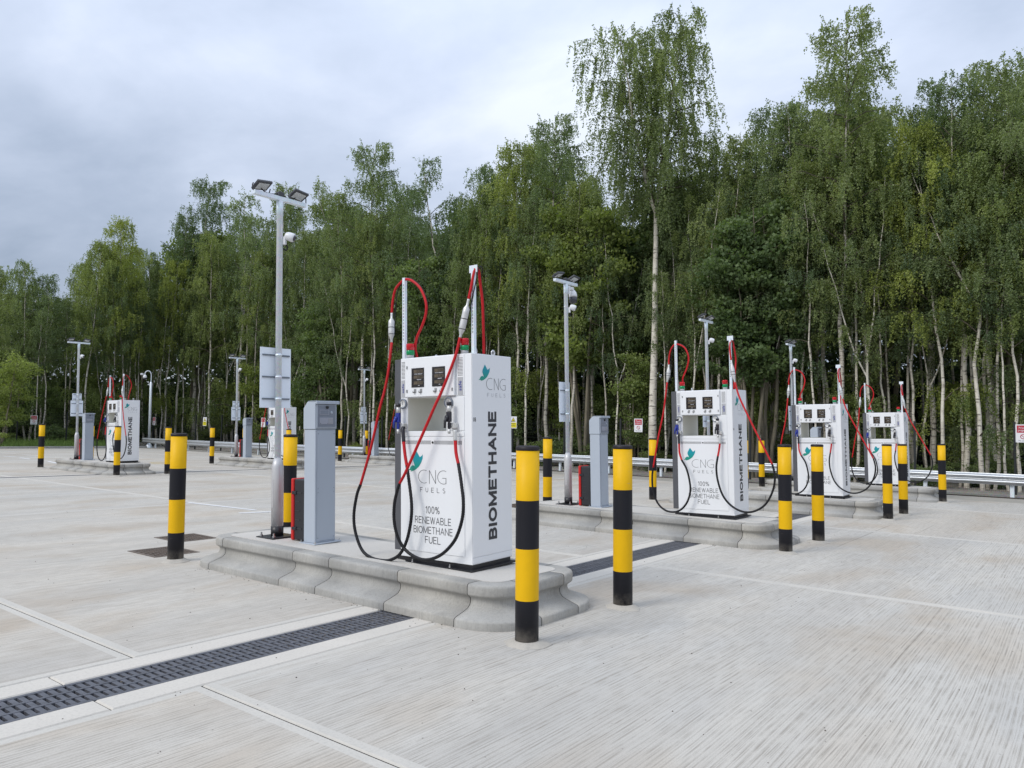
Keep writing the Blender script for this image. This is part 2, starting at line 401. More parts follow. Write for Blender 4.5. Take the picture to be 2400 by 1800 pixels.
def front(y_l, y_r, z0, z1, x):           # text on a face that looks towards -x: reading direction runs towards -y
    return lambda u, v: (x, y_l+(y_r-y_l)*u, z0+(z1-z0)*v)
def side(x_l, x_r, z0, z1, y):            # on a face that looks towards -y: reading direction +x
    return lambda u, v: (x_l+(x_r-x_l)*u, y, z0+(z1-z0)*v)
def side_up(x_top, x_base, z0, z1, y):    # rotated, reads upwards
    return lambda u, v: (x_base+(x_top-x_base)*v, y, z0+(z1-z0)*u)
def front_up(y_top, y_base, z0, z1, x):
    return lambda u, v: (x, y_base+(y_top-y_base)*v, z0+(z1-z0)*u)
def ribbon(mb, pts, wd, fn, m=0):
    P = [Vector((p[0], p[1])) for p in pts]; b = len(mb.v)
    for i, p in enumerate(P):
        t = (P[min(i+1, len(P)-1)]-P[max(i-1, 0)]); t.normalize(); n = Vector((-t.y, t.x))*wd/2
        mb.v += [tuple(fn(*(p+n))), tuple(fn(*(p-n)))]
    for i in range(len(P)-1): mb.face((b+2*i, b+2*i+1, b+2*i+3, b+2*i+2), m)
def arc(cx_, cy_, rx, ry, a0, a1, n=18):
    return [(cx_+rx*math.cos(math.radians(a0+(a1-a0)*i/n)), cy_+ry*math.sin(math.radians(a0+(a1-a0)*i/n))) for i in range(n+1)]
def cng(mb, fn, m=0, wd=.032):
    # unit: height 1, overall width 1.95
    ribbon(mb, arc(.42, .5, .40, .48, 62, 298), wd, fn, m)
    ribbon(mb, [(.80, .0), (.80, .96)], wd, fn, m); ribbon(mb, [(.80, .97), (1.24, .02)], wd, fn, m); ribbon(mb, [(1.24, .03), (1.24, 1)], wd, fn, m)
    ribbon(mb, arc(1.78, .5, .40, .48, 62, 300), wd, fn, m)
    ribbon(mb, [(1.95, .06), (1.95, .44)], wd, fn, m); ribbon(mb, [(1.70, .44), (1.966, .44)], wd, fn, m)
BIRD = [(.568, 1.0), (.66, .88), (.81, .70), (.92, .76), (1.0, .83), (.99, .64), (.89, .45), (.757, .28), (.568, .15), (.405, .075), (.24, .04), (.19, 0), (.23, .075), (.135, .09), (0, .07), (.124, .15), (.178, .245), (.27, .31), (.38, .317), (.46, .27), (.43, .377), (.35, .53), (.36, .66), (.46, .83)]
def bird(mb, fn, m=0):
    b = len(mb.v); mb.v += [tuple(fn(u, v)) for u, v in BIRD]
    for t in tessellate_polygon([[Vector((u, v, 0)) for u, v in BIRD]]): mb.face([b+i for i in t], m)

def _a(cx_, cy_, rx, ry, a0, a1, n=14): return arc(cx_, cy_, rx, ry, a0, a1, n)
GLY = {'A': (.80, [[(0, 0), (.5, 1)], [(.5, 1), (1, 0)], [(.17, .33), (.83, .33)]]), 'B': (.68, [[(0, 0), (0, 1)], [(0, 1), (.55, 1)]+_a(.55, .765, .37, .235, 90, -90)+[(0, .53)], [(0, .53), (.58, .53)]+_a(.58, .265, .42, .265, 90, -90)+[(0, 0)]]),
 'E': (.60, [[(0, 0), (0, 1)], [(0, 1), (1, 1)], [(0, .52), (.9, .52)], [(0, 0), (1, 0)]]), 'F': (.58, [[(0, 0), (0, 1)], [(0, 1), (1, 1)], [(0, .50), (.88, .50)]]), 'H': (.74, [[(0, 0), (0, 1)], [(1, 0), (1, 1)], [(0, .52), (1, .52)]]),
 'I': (0, [[(0, 0), (0, 1)]]), 'L': (.56, [[(0, 0), (0, 1)], [(0, 0), (1, 0)]]), 'M': (.92, [[(0, 0), (0, 1)], [(0, 1), (.5, .05)], [(.5, .05), (1, 1)], [(1, 0), (1, 1)]]), 'N': (.76, [[(0, 0), (0, 1)], [(0, 1), (1, 0)], [(1, 0), (1, 1)]]),
 'O': (.88, [_a(.5, .5, .5, .5, 90, 450, 32)]), 'R': (.68, [[(0, 0), (0, 1)], [(0, 1), (.55, 1)]+_a(.55, .75, .40, .25, 90, -90)+[(0, .50)], [(.5, .50), (.98, 0)]]), 'S': (.60, [_a(.5, .76, .44, .24, 30, 270, 16)+_a(.5, .26, .48, .26, 90, -150, 16)]),
 'T': (.70, [[(.5, 0), (.5, 1)], [(0, 1), (1, 1)]]), 'U': (.70, [[(0, 1), (0, .4)]+_a(.5, .38, .5, .38, 180, 360)+[(1, 1)]]), 'W': (1.12, [[(0, 1), (.25, 0)], [(.25, 0), (.5, 1)], [(.5, 1), (.75, 0)], [(.75, 0), (1, 1)]]),
 '0': (.54, [_a(.5, .5, .5, .5, 90, 450, 28)]), '1': (.22, [[(1, 0), (1, 1)], [(1, 1), (0, .80)]]), '%': (.86, [_a(.18, .77, .17, .22, 90, 450, 18), _a(.82, .23, .17, .22, 90, 450, 18), [(.25, 0), (.75, 1)]])}
def stroke_text(mb, body, fn, wd, axis, gap=.19, m=0):
    x = 0.0; S = []
    for ch in body:
        w_, st = GLY[ch]
        for pl in st: S.append([(x+wd/2+u*w_, wd/2+v*(1-wd)) for u, v in pl])
        x += w_+wd+gap
    W = x-gap; k = 0
    for pl in S:
        P = [Vector(p) for p in pl]
        if len(P) == 2:
            d = (P[1]-P[0]).normalized()*wd/2
            P = [P[0]-d, P[1]+d]
        k += 1; b = len(mb.v); n = len(P)
        closed = (P[0]-P[-1]).length < 1e-4
        for i, p in enumerate(P):
            q0 = P[i-1] if i else (P[-2] if closed else P[0]); q1 = P[i+1] if i < n-1 else (P[1] if closed else P[-1])
            t = (q1-q0).normalized(); nn = Vector((-t.y, t.x))*wd/2
            for q in (p+nn, p-nn):
                pt = list(fn(q.x/W, min(1.0, max(0.0, q.y)))); pt[axis] -= .00025*(k % 6); mb.v.append(tuple(pt))
        for i in range(n-1): mb.face((b+2*i, b+2*i+1, b+2*i+3, b+2*i+2), m)
# ------------------------------------------------------------------ ground
def soil_mat():
    m, t, b = new_mat('woodland soil'); p = geo_pos(t)
    n = noise(t, p, 1.2, 8, .7); f = noise(t, p, 22, 6, .7)
    c = ramp(t, n, [(.3, (.045, .036, .024)), (.55, (.07, .055, .035)), (.75, (.06, .065, .028))])
    c = mixc(t, ramp(t, f, [(.3, .5), (.6, 0.0)]), c, (.02, .017, .012))
    t.links.new(c, b.inputs['Base Color']); b.inputs['Roughness'].default_value = .95; bump(t, b, f, .6, .03); return m
def gravel_mat():
    m, t, b = new_mat('gravel strip'); p = geo_pos(t)
    v = N(t, 'ShaderNodeTexVoronoi'); v.inputs['Scale'].default_value = 26; t.links.new(p, v.inputs['Vector'])
    n = noise(t, p, .8, 5, .6)
    c = mixc(t, .55, ramp(t, n, [(.3, (.20, .185, .16)), (.7, (.31, .28, .24))]), v.outputs['Color'], 'SOFT_LIGHT')
    t.links.new(c, b.inputs['Base Color']); b.inputs['Roughness'].default_value = .95; bump(t, b, v.outputs['Distance'], .8, .02); return m
M_SOIL = soil_mat(); M_GRAVEL = gravel_mat()
g = MB().quad([(-600, -600, -.25), (600, -600, -.25), (600, 600, -.25), (-600, 600, -.25)])
ground = tag(g.build('ground', M_SOIL, fix=False), kind='structure')

XE = [-8.42, -2.98, 2.46, 7.90, 13.34, 18.78, 22.1]
YB = [(-9.5, 4.12), (4.92, 13.6), (13.6, 22.3), (22.85, 31.6), (31.6, 40.2), (40.2, 45.2)]
DR = [(4.12, 4.33, 4.71, 4.92), (22.3, 22.42, 22.72, 22.85)]
yard = tag(MB().box(-14, 23.7, -9.6, 4.12, -.2, -.016).box(-14, 23.7, 4.92, 22.3, -.2, -.016).box(-14, 23.7, 22.85, 45.2, -.2, -.016).build('yard', M_FILL), kind='structure')
def slab(x0, x1, y0, y1, mats, parent, name='concrete_slab', bord=.065, gap=.006):
    x0 += gap; x1 -= gap; y0 += gap; y1 -= gap
    mb = MB(); zb = -.016; r = .009
    R = [((x0, y0, x1, y1), zb), ((x0, y0, x1, y1), -r), ((x0+r, y0+r, x1-r, y1-r), 0), ((x0+bord, y0+bord, x1-bord, y1-bord), 0)]
    for (a, b_, c, d), z in R: mb.v += [(a, b_, z), (c, b_, z), (c, d, z), (a, d, z)]
    for k in range(3):
        for i in range(4):
            j = (i+1) % 4; mb.face((4*k+i, 4*k+j, 4*k+4+j, 4*k+4+i), 2 if k == 0 else 0)
    mb.face((12, 13, 14, 15), 1)
    return mb.build(name, list(mats)+[M_FILL], parent)
for (y0, y1) in YB:
    xs = [-14]+XE
    for i in range(len(xs)-1): slab(xs[i], xs[i+1], y0, y1, [M_EDGE, M_BRUSH], yard)
    ys = np.linspace(y0, y1, max(2, int((y1-y0)/3)+1))
    for k in range(len(ys)-1): slab(22.1, 23.7, ys[k], ys[k+1], [M_TAN, M_TAN], yard, 'edge_slab', .04)

# drains
gm = MB(); GW = .38; GL = .5
for y0, y1 in ((0, .03), (.122, .144), (.236, .258), (.35, .38)): gm.box(0, GL-.004, y0, y1, -.05, -.004)
for k in range(10):
    xx = k*GL/10
    for y0, y1 in ((.03, .122), (.144, .236), (.258, .35)): gm.box(xx, xx+.030, y0, y1, -.045, -.006)
grate_me = gm.build('grating', M_IRON); GME = grate_me.data; bpy.data.objects.remove(grate_me)
def drain(label, x0, x1, D, sc=1.0, surround=True):
    ya, yb, yc, yd = D
    root = tag(empty('channel_drain', (x0, yb, 0)), label, 'drain')
    L_ = x1-x0
    MB().box(0, L_, 0, yc-yb, -.19, -.13).box(0, L_, -.02, -.002, -.13, -.02).box(0, L_, yc-yb+.002, yc-yb+.02, -.13, -.02).build('trough', M_DARK, root)
    n = int(round(L_/GL))
    for k in range(n):
        o = link_mesh('grating', GME, root, (k*L_/n, 0, 0)); o.scale = (L_/n/GL, (yc-yb)/GW, 1)
    for (a, b_) in ((ya-yb, -.003), (yc-yb+.003, yd-yb)):
        m = int(L_/2.7)+1
        for k in range(m):
            slab(k*L_/m, (k+1)*L_/m, a, b_, [M_SURR, M_SURR], root, 'surround_slab', .02, .003)
ISL = [dict(n='18', c=(5.14, 5.61), d=(5.195, 4.65)), dict(n='16', c=(10.71, 5.52), d=(10.77, 4.53)), dict(n='3', c=(15.92, 5.30), d=(15.95, 4.36)), dict(n='4', c=(21.15, 5.10), d=(21.2, 4.19)),
       dict(n='B2', c=(10.75, 24.1), d=(10.90, 23.12)), dict(n='B3', c=(16.3, 24.0), d=(16.45, 23.02)), dict(n='B4', c=(22.15, 23.55), d=(22.3, 22.57))]
IW, IL = .745, 2.19
drain('iron slotted drain across the open concrete, running up to the island of dispenser 18', -3, 4.44, DR[0])
drain('iron slotted drain between the islands of dispensers 18 and 16', 5.84, 10.0, DR[0])
drain('iron slotted drain between the island of dispenser 16 and the third island', 11.4, 15.2, DR[0])
drain('iron slotted drain between the third island and the guard rail island', 16.6, 20.45, DR[0])
drain('thin dark drain line ending at the island beside the grass verge', -3, 10.05, DR[1])
drain('thin dark drain line between the verge-side island and the middle one of the far row', 11.45, 15.6, DR[1])
drain('thin dark drain line leading on to the last island of the far row', 17.0, 21.45, DR[1])

# paint marks
def paint(pts, name, label, mat=M_LINE, cat='road marking'):
    o = MB().quad([(x, y, .004) for x, y in pts]).build(name, mat); tag(o, label, cat)
def strip(p, q, wd, *a, **k):
    p = Vector(p); q = Vector(q); t = (q-p).normalized(); n = Vector((-t.y, t.x))*wd/2
    paint([tuple(p+n), tuple(p-n), tuple(q-n), tuple(q+n)], *a, **k)
def gp(x, y): v = ground_at(x, y); return (v.x, v.y)
strip(gp(440, 1178), gp(600, 1196), .09, 'painted_line', 'long white line on the slabs behind the lamp post of dispenser 18')
strip(gp(560, 1203), gp(700, 1197), .12, 'painted_line', 'short white bar crossing the line behind the lamp post of dispenser 18')
for (a, b_, lab) in (((0, 1064), (72, 1065), 'white bay line on the yard in front of the grass verge'), ((8, 1069), (36, 1071), 'short white dash beside the bay line before the verge'),
                     ((47, 1073), (70, 1076), 'slanting short white dash nearer the verge-side bollard'), ((112, 1081), (134, 1086), 'white line end beside the kerb of the verge-side island'),
                     ((18, 1059), (48, 1060), 'faint white dash just before the verge kerb')):
    strip(gp(*a), gp(*b_), .12, 'painted_line', lab)
for i, (a, b_, lab) in enumerate((((352, 1084), (386, 1083), 'yellow painted bar between the two islands of the far row'), ((354, 1087), (388, 1087), 'second yellow bar below the first between the far islands'),
                     ((520, 1079), (535, 1084), 'yellow slanting mark at the kerb of the middle far island'))):
    strip(gp(*a), gp(*b_), .18, 'painted_line', lab, M_YLINE)

# manhole covers
def manhole(cxy, sx, sy, rz, label):
    root = tag(empty('manhole_cover', (*cxy, 0), rz), label, 'manhole')
    f = MB()
    for a in (-1, 1): f.box(a*sx/2-.02, a*sx/2+.02, -sy/2-.02, sy/2+.02, -.01, .005); f.box(-sx/2+.02, sx/2-.02, a*sy/2-.02, a*sy/2+.02, -.01, .005)
    f.build('frame', M_IRON2, root)
    c = MB().box(-sx/2+.025, sx/2-.025, -sy/2+.025, sy/2-.025, -.01, .002); p = c.build('cover_plate', M_IRON2, root)
    r = MB()
    nx = int(sx/.06); ny = int(sy/.06)
    for i in range(nx):
        for j in range(ny):
            a = math.radians(45 if (i+j) % 2 else -45)
            M = Matrix.Translation((-sx/2+.05+i*(sx-.1)/(nx-1), -sy/2+.05+j*(sy-.1)/(ny-1), .004)) @ Matrix.Rotation(a, 4, 'Z')
            r.box(-.024, .024, -.006, .006, -.002, .004, 0, M)
    tag(r.build('tread_ribs', M_IRON2, root), kind='stuff')
manhole((4.63, 8.68), .50, .60, 0, 'square steel tread cover behind the striped bollard at the end of dispenser 18 island')
manhole((5.38, 9.53), .52, .56, 0, 'second steel tread cover, farther from the bollard and nearer the middle of the yard')
manhole((12.2, 9.2), .7, .5, 0, 'dark flat cover in the slabs between the islands of dispensers 16 and the third')

# ------------------------------------------------------------------ islands
PROF = [(0, 0), (0, .052), (.004, .062), (.014, .069), (.125, .102), (.160, .116), (.182, .137), (.191, .163), (.190, .184), (.180, .199), (.163, .210), (.151, .219), (.1475, .231), (.147, .280), (.151, .295), (.161, .3035), (.178, .3062), (.33, .3065)]
def rr_path(w_, l_, r):
    """closed path of (x, y, nx, ny) samples around a rounded rectangle, plus corner flags; starts mid -x side near end"""
    pts = []
    def corner(cx_, cy_, a0):
        return [(cx_+r*math.cos(a), cy_+r*math.sin(a), math.cos(a), math.sin(a)) for a in [math.radians(a0+90*i/8) for i in range(9)]]
    return corner, pts
R_ = .43
def kerb_piece(path, gap=.004):
    mb = MB(); n = len(PROF)
    for (x, y, nx, ny) in path:
        for d, z in PROF: mb.v.append((x-nx*d, y-ny*d, z))
    for i in range(len(path)-1):
        for j in range(n-1):
            mb.face((i*n+j, (i+1)*n+j, (i+1)*n+j+1, i*n+j+1), 0, True)
    for i in (0, len(path)-1):                         # end faces
        b = len(mb.v); x, y, nx, ny = path[i]
        mb.v.append((x-nx*.33, y-ny*.33, 0)); f = [i*n+j for j in range(n)]+[b]
        mb.face(f if i == 0 else list(reversed(f)), 1)
    return mb
def straight(ax, fixed, a, b_, nx, ny, g_=.0032):
    s = 1 if b_ > a else -1
    q = [a+s*g_, b_-s*g_]
    return [((fixed, t, nx, ny) if ax == 'y' else (t, fixed, nx, ny)) for t in q]
def corner_path(cx_, cy_, a0, lead):
    P = []
    A = [math.radians(a0+90*i/10) for i in range(11)]
    x, y, nx, ny = cx_+R_*math.cos(A[0]), cy_+R_*math.sin(A[0]), math.cos(A[0]), math.sin(A[0])
    P.append((x+ny*(lead-.0032), y-nx*(lead-.0032), nx, ny))
    P += [(cx_+R_*math.cos(a), cy_+R_*math.sin(a), math.cos(a), math.sin(a)) for a in A]
    x, y, nx, ny = P[-1]; P.append((x-ny*(lead-.0032), y+nx*(lead-.0032), nx, ny))
    return P
def make_island():
    root = empty('pump_island', (0, 0, 0)); w2, l2 = IW, IL; ld = .05
    for cx_, cy_, a0 in ((w2-R_, l2-R_, 0), (-w2+R_, l2-R_, 90), (-w2+R_, -l2+R_, 180), (w2-R_, -l2+R_, 270)):
        kerb_piece(corner_path(cx_, cy_, a0, ld)).build('kerb_stone', [M_KERB, M_FILL], root, angle=1)
    ya, yb = -l2+R_+ld, l2-R_-ld
    cuts = [ya, ya+.78, ya+1.68, ya+2.22, yb]
    for k in range(4):
        kerb_piece(straight('y', -w2, cuts[k+1], cuts[k], -1, 0)).build('kerb_stone', [M_KERB, M_FILL], root)
        kerb_piece(straight('y', w2, cuts[k], cuts[k+1], 1, 0)).build('kerb_stone', [M_KERB, M_FILL], root)
    xa, xb = -w2+R_+ld, w2-R_-ld
    kerb_piece(straight('x', -l2, xa, xb, 0, -1)).build('kerb_stone', [M_KERB, M_FILL], root)
    kerb_piece(straight('x', l2, xb, xa, 0, 1)).build('kerb_stone', [M_KERB, M_FILL], root)
    i_ = .30
    ins = []
    for cx_, cy_, a0 in ((w2-R_, l2-R_, 0), (-w2+R_, l2-R_, 90), (-w2+R_, -l2+R_, 180), (w2-R_, -l2+R_, 270)):
        for k in range(5):
            a = math.radians(a0+90*k/4); ins.append((cx_+(R_-i_)*math.cos(a), cy_+(R_-i_)*math.sin(a)))
    MB().prism(ins, .02, .3105, 'xy').build('top_slab', M_TOP, root)
    return root
isl0 = make_island()
NAMES = ['dispenser 18', 'dispenser 16', 'the third dispenser', 'the dispenser by the guard rail', 'the verge-side dispenser', 'the middle far dispenser', 'the last far dispenser']
ILAB = ['kerbed concrete island carrying dispenser 18, with lamp post and terminal', 'kerbed concrete island carrying dispenser 16 and a domed camera post',
        'kerbed island of the third dispenser, between dispenser 16 and the guard rail island', 'kerbed island of the front row standing next to the guard rail',
        'kerbed island across the yard beside the grass verge', 'kerbed island in the middle of the far row across the yard', 'kerbed island at the guard rail end of the far row']
for i, I in enumerate(ISL):
    o = isl0 if i == 0 else copy_tree(isl0)
    o.location = (*I['c'], 0.0); tag(o, ILAB[i], 'kerb island', 'pump islands')

# ------------------------------------------------------------------ bollards
def make_bollard():
    root = empty('bollard', (0, 0, 0)); r = .084
    P = [(r, 0), (r, .31), (r, .313), (r, .67), (r, .673), (r, 1.01), (r, 1.013), (r, 1.368)]
    MB().lathe(P, 40, [1, 1, 0, 0, 1, 1, 0]).build('sleeve', [bollard_mat('striped bollard yellow', (.74, .425, .001), .48), bollard_mat('striped bollard black', (.011, .011, .015), .48)], root)
    MB().lathe([(r+.0015, 1.366), (r+.0025, 1.375), (r+.0025, 1.392), (r-.012, 1.400), (0, 1.402)], 40).build('cap', M_CAP, root)
    c = MB(); n = 40; rnd = random.Random(3)
    rad = [(.155, .001), (.130, .012), (.104, .026), (.085, .031)]
    ph = [rnd.random()*6.28 for _ in range(4)]
    for r_, z in rad:
        for k in range(n):
            a = 2*math.pi*k/n; w_ = 1+(.09*math.sin(2*a+ph[0])+.06*math.sin(3*a+ph[1])+.05*math.sin(7*a+ph[2]))*(r_ > .09)
            c.v.append((r_*w_*math.cos(a), r_*w_*math.sin(a), z))
    for j in range(3):
        for k in range(n): c.face((j*n+k, j*n+(k+1) % n, (j+1)*n+(k+1) % n, (j+1)*n+k), 0, True)
    c.build('base_collar', M_MORTAR, root)
    return root
bol0 = make_bollard(); first = True
BOL = [  # x, y, island, end, side
 (4.40, 3.21, 0, 'd', 'f'), (5.87, 3.26, 0, 'd', 'b'), (4.41, 8.01, 0, 'l', 'f'), (5.87, 8.0, 0, 'l', 'b'),
 (10.0, 3.18, 1, 'd', 'f'), (11.36, 3.15, 1, 'd', 'b'), (10.0, 7.95, 1, 'l', 'f'), (11.43, 7.93, 1, 'l', 'b'),
 (15.4, 3.03, 2, 'd', 'f'), (16.67, 3.0, 2, 'd', 'b'), (15.45, 7.85, 2, 'l', 'f'), (16.75, 7.8, 2, 'l', 'b'),
 (20.71, 2.88, 3, 'd', 'f'), (20.75, 7.7, 3, 'l', 'f'), (22.0, 7.68, 3, 'l', 'b'),
 (10.09, 21.67, 4, 'd', 'f'), (11.49, 21.55, 4, 'd', 'b'), (9.99, 26.56, 4, 'l', 'f'), (11.45, 26.45, 4, 'l', 'b'),
 (15.65, 21.5, 5, 'd', 'f'), (17.0, 21.45, 5, 'd', 'b'), (15.76, 26.36, 5, 'l', 'f'), (17.1, 26.3, 5, 'l', 'b'),
 (21.5, 21.1, 6, 'd', 'f'), (22.9, 21.05, 6, 'd', 'b'), (21.5, 25.9, 6, 'l', 'f'), (22.9, 25.8, 6, 'l', 'b')]
SHORT = ['crossed-hose island', 'second island', 'third island', 'guard rail island', 'verge-side far island', 'middle far island', 'last far island']
for (x, y, i, e_, s_) in BOL:
    o = bol0 if first else copy_tree(bol0); first = False
    o.matrix_world = Matrix.Translation((x, y, 0)) @ T0 @ Matrix.Rotation(random.random()*6, 4, 'Z')
    tag(o, 'striped bollard at the %s end of the %s, %s side' % ('dispenser' if e_ == 'd' else 'lamp', SHORT[i], 'display' if s_ == 'f' else 'rear'), 'bollard', 'striped bollards at the island corners')

# ------------------------------------------------------------------ dispensers
def hose(root, name, segs, r, mat, n=10, rib=False):
    pts = smooth_pts(segs, 6)
    rr = r
    if rib:
        P2 = smooth_pts(segs, 14); rr = [r*(1.0 if i % 2 else .9) for i in range(len(P2))]; pts = P2
    return MB().tube(pts, rr, n).build(name, mat, root)
H1 = dict(
 A=dict(top=[[-.31, .305, 1.215], [-.33, .295, 1.20], [-.34, .275, 1.087], [-.35, .246, .963], [-.36, .214, .871]],
  black=[[-.36, .214, .871], [-.38, .169, .75], [-.4, .116, .55], [-.4, .123, .398], [-.4, .174, .222], [-.4, .261, .092], [-.4, .38, .028], [-.4, .486, .012], [-.4, .64, .022], [-.4, .768, .085], [-.4, .857, .239], [-.4, .879, .399], [-.4, .838, .585], [-.4, .786, .685]],
  leg=[[-.4, .786, .685], [-.36, .688, 1.031], [-.33, .60, 1.40], [-.3, .574, 1.547], [-.28, .545, 1.72], [-.25, .543, 1.916], [-.22, .559, 2.017]],
  coup=[[-.22, .559, 2.017], [-.22, .563, 2.095], [-.21, .571, 2.225], [-.2, .579, 2.306]],
  loop=[[-.2, .579, 2.306], [-.2, .566, 2.413], [-.2, .534, 2.518], [-.2, .471, 2.574], [-.2, .396, 2.605], [-.2, .307, 2.581], [-.2, .201, 2.498], [-.2, .132, 2.367], [-.2, .129, 2.262], [-.2, .175, 2.152], [-.2, .245, 2.044], [-.18, .285, 1.95], [-.15, .29, 1.86]]),
 B=dict(top=[[-.33, -.338, 1.19], [-.33, -.341, 1.102], [-.34, -.359, .994], [-.35, -.393, .906]],
  black=[[-.35, -.393, .906], [-.38, -.452, .745], [-.4, -.491, .585], [-.4, -.474, .44], [-.4, -.402, .281], [-.4, -.283, .164], [-.4, -.162, .099], [-.4, -.038, .071], [-.4, .088, .089], [-.4, .203, .143], [-.42, .27, .247], [-.43, .304, .388], [-.44, .29, .534], [-.44, .256, .648], [-.44, .223, .721]],
  leg=[[-.44, .223, .721], [-.43, .143, .846], [-.4, -.055, 1.212], [-.38, -.15, 1.40], [-.35, -.205, 1.53], [-.33, -.284, 1.705], [-.3, -.33, 1.856], [-.28, -.357, 1.99]],
  coup=[[-.28, -.357, 1.99], [-.27, -.369, 2.062], [-.25, -.406, 2.24], [-.24, -.422, 2.325]],
  loop=[[-.24, -.422, 2.325], [-.23, -.443, 2.428], [-.20, -.46, 2.585], [-.13, -.445, 2.59], [-.095, -.43, 2.503], [-.062, -.43, 2.324], [-.052, -.43, 2.096], [-.047, -.43, 1.941], [-.047, -.43, 1.86]]))
H2 = dict(
 A=dict(top=[[-.31, .33, 1.22], [-.34, .322, 1.2], [-.34, .318, 1.067], [-.35, .309, .935], [-.38, .262, .826]],
  black=[[-.38, .262, .826], [-.4, .18, .7], [-.4, .137, .528], [-.4, .129, .377], [-.4, .179, .223], [-.4, .275, .109], [-.4, .395, .062], [-.4, .538, .082], [-.4, .658, .185], [-.4, .728, .371], [-.4, .737, .572], [-.4, .717, .707]],
  leg=[[-.4, .717, .707], [-.36, .646, 1.154], [-.32, .572, 1.536], [-.24, .540, 1.988]],
  coup=[[-.24, .540, 1.988], [-.22, .527, 2.125], [-.21, .52, 2.261]],
  loop=[[-.21, .52, 2.261], [-.2, .522, 2.354], [-.2, .487, 2.488], [-.2, .405, 2.565], [-.2, .267, 2.507], [-.2, .203, 2.357], [-.2, .231, 2.201], [-.2, .30, 2.048], [-.17, .31, 1.95], [-.15, .31, 1.86]]),
 B=dict(top=[[-.335, -.315, 1.19], [-.34, -.311, 1.073], [-.35, -.302, .987], [-.38, -.294, .892]],
  black=[[-.38, -.294, .892], [-.4, -.276, .734], [-.4, -.294, .545], [-.4, -.366, .337], [-.4, -.493, .198], [-.4, -.663, .13], [-.4, -.831, .157], [-.4, -.978, .267], [-.4, -1.075, .454], [-.4, -1.104, .636], [-.4, -1.074, .797]],
  leg=[[-.4, -1.074, .797], [-.38, -.951, 1.038], [-.34, -.758, 1.409], [-.3, -.601, 1.728], [-.26, -.526, 1.944]],
  coup=[[-.26, -.526, 1.944], [-.25, -.493, 2.096], [-.24, -.469, 2.269]],
  loop=[[-.24, -.469, 2.269], [-.22, -.445, 2.446], [-.19, -.455, 2.575], [-.11, -.44, 2.585], [-.033, -.43, 2.505], [.042, -.43, 2.312], [.0, -.43, 2.112], [-.043, -.43, 1.93], [-.045, -.43, 1.86]]))

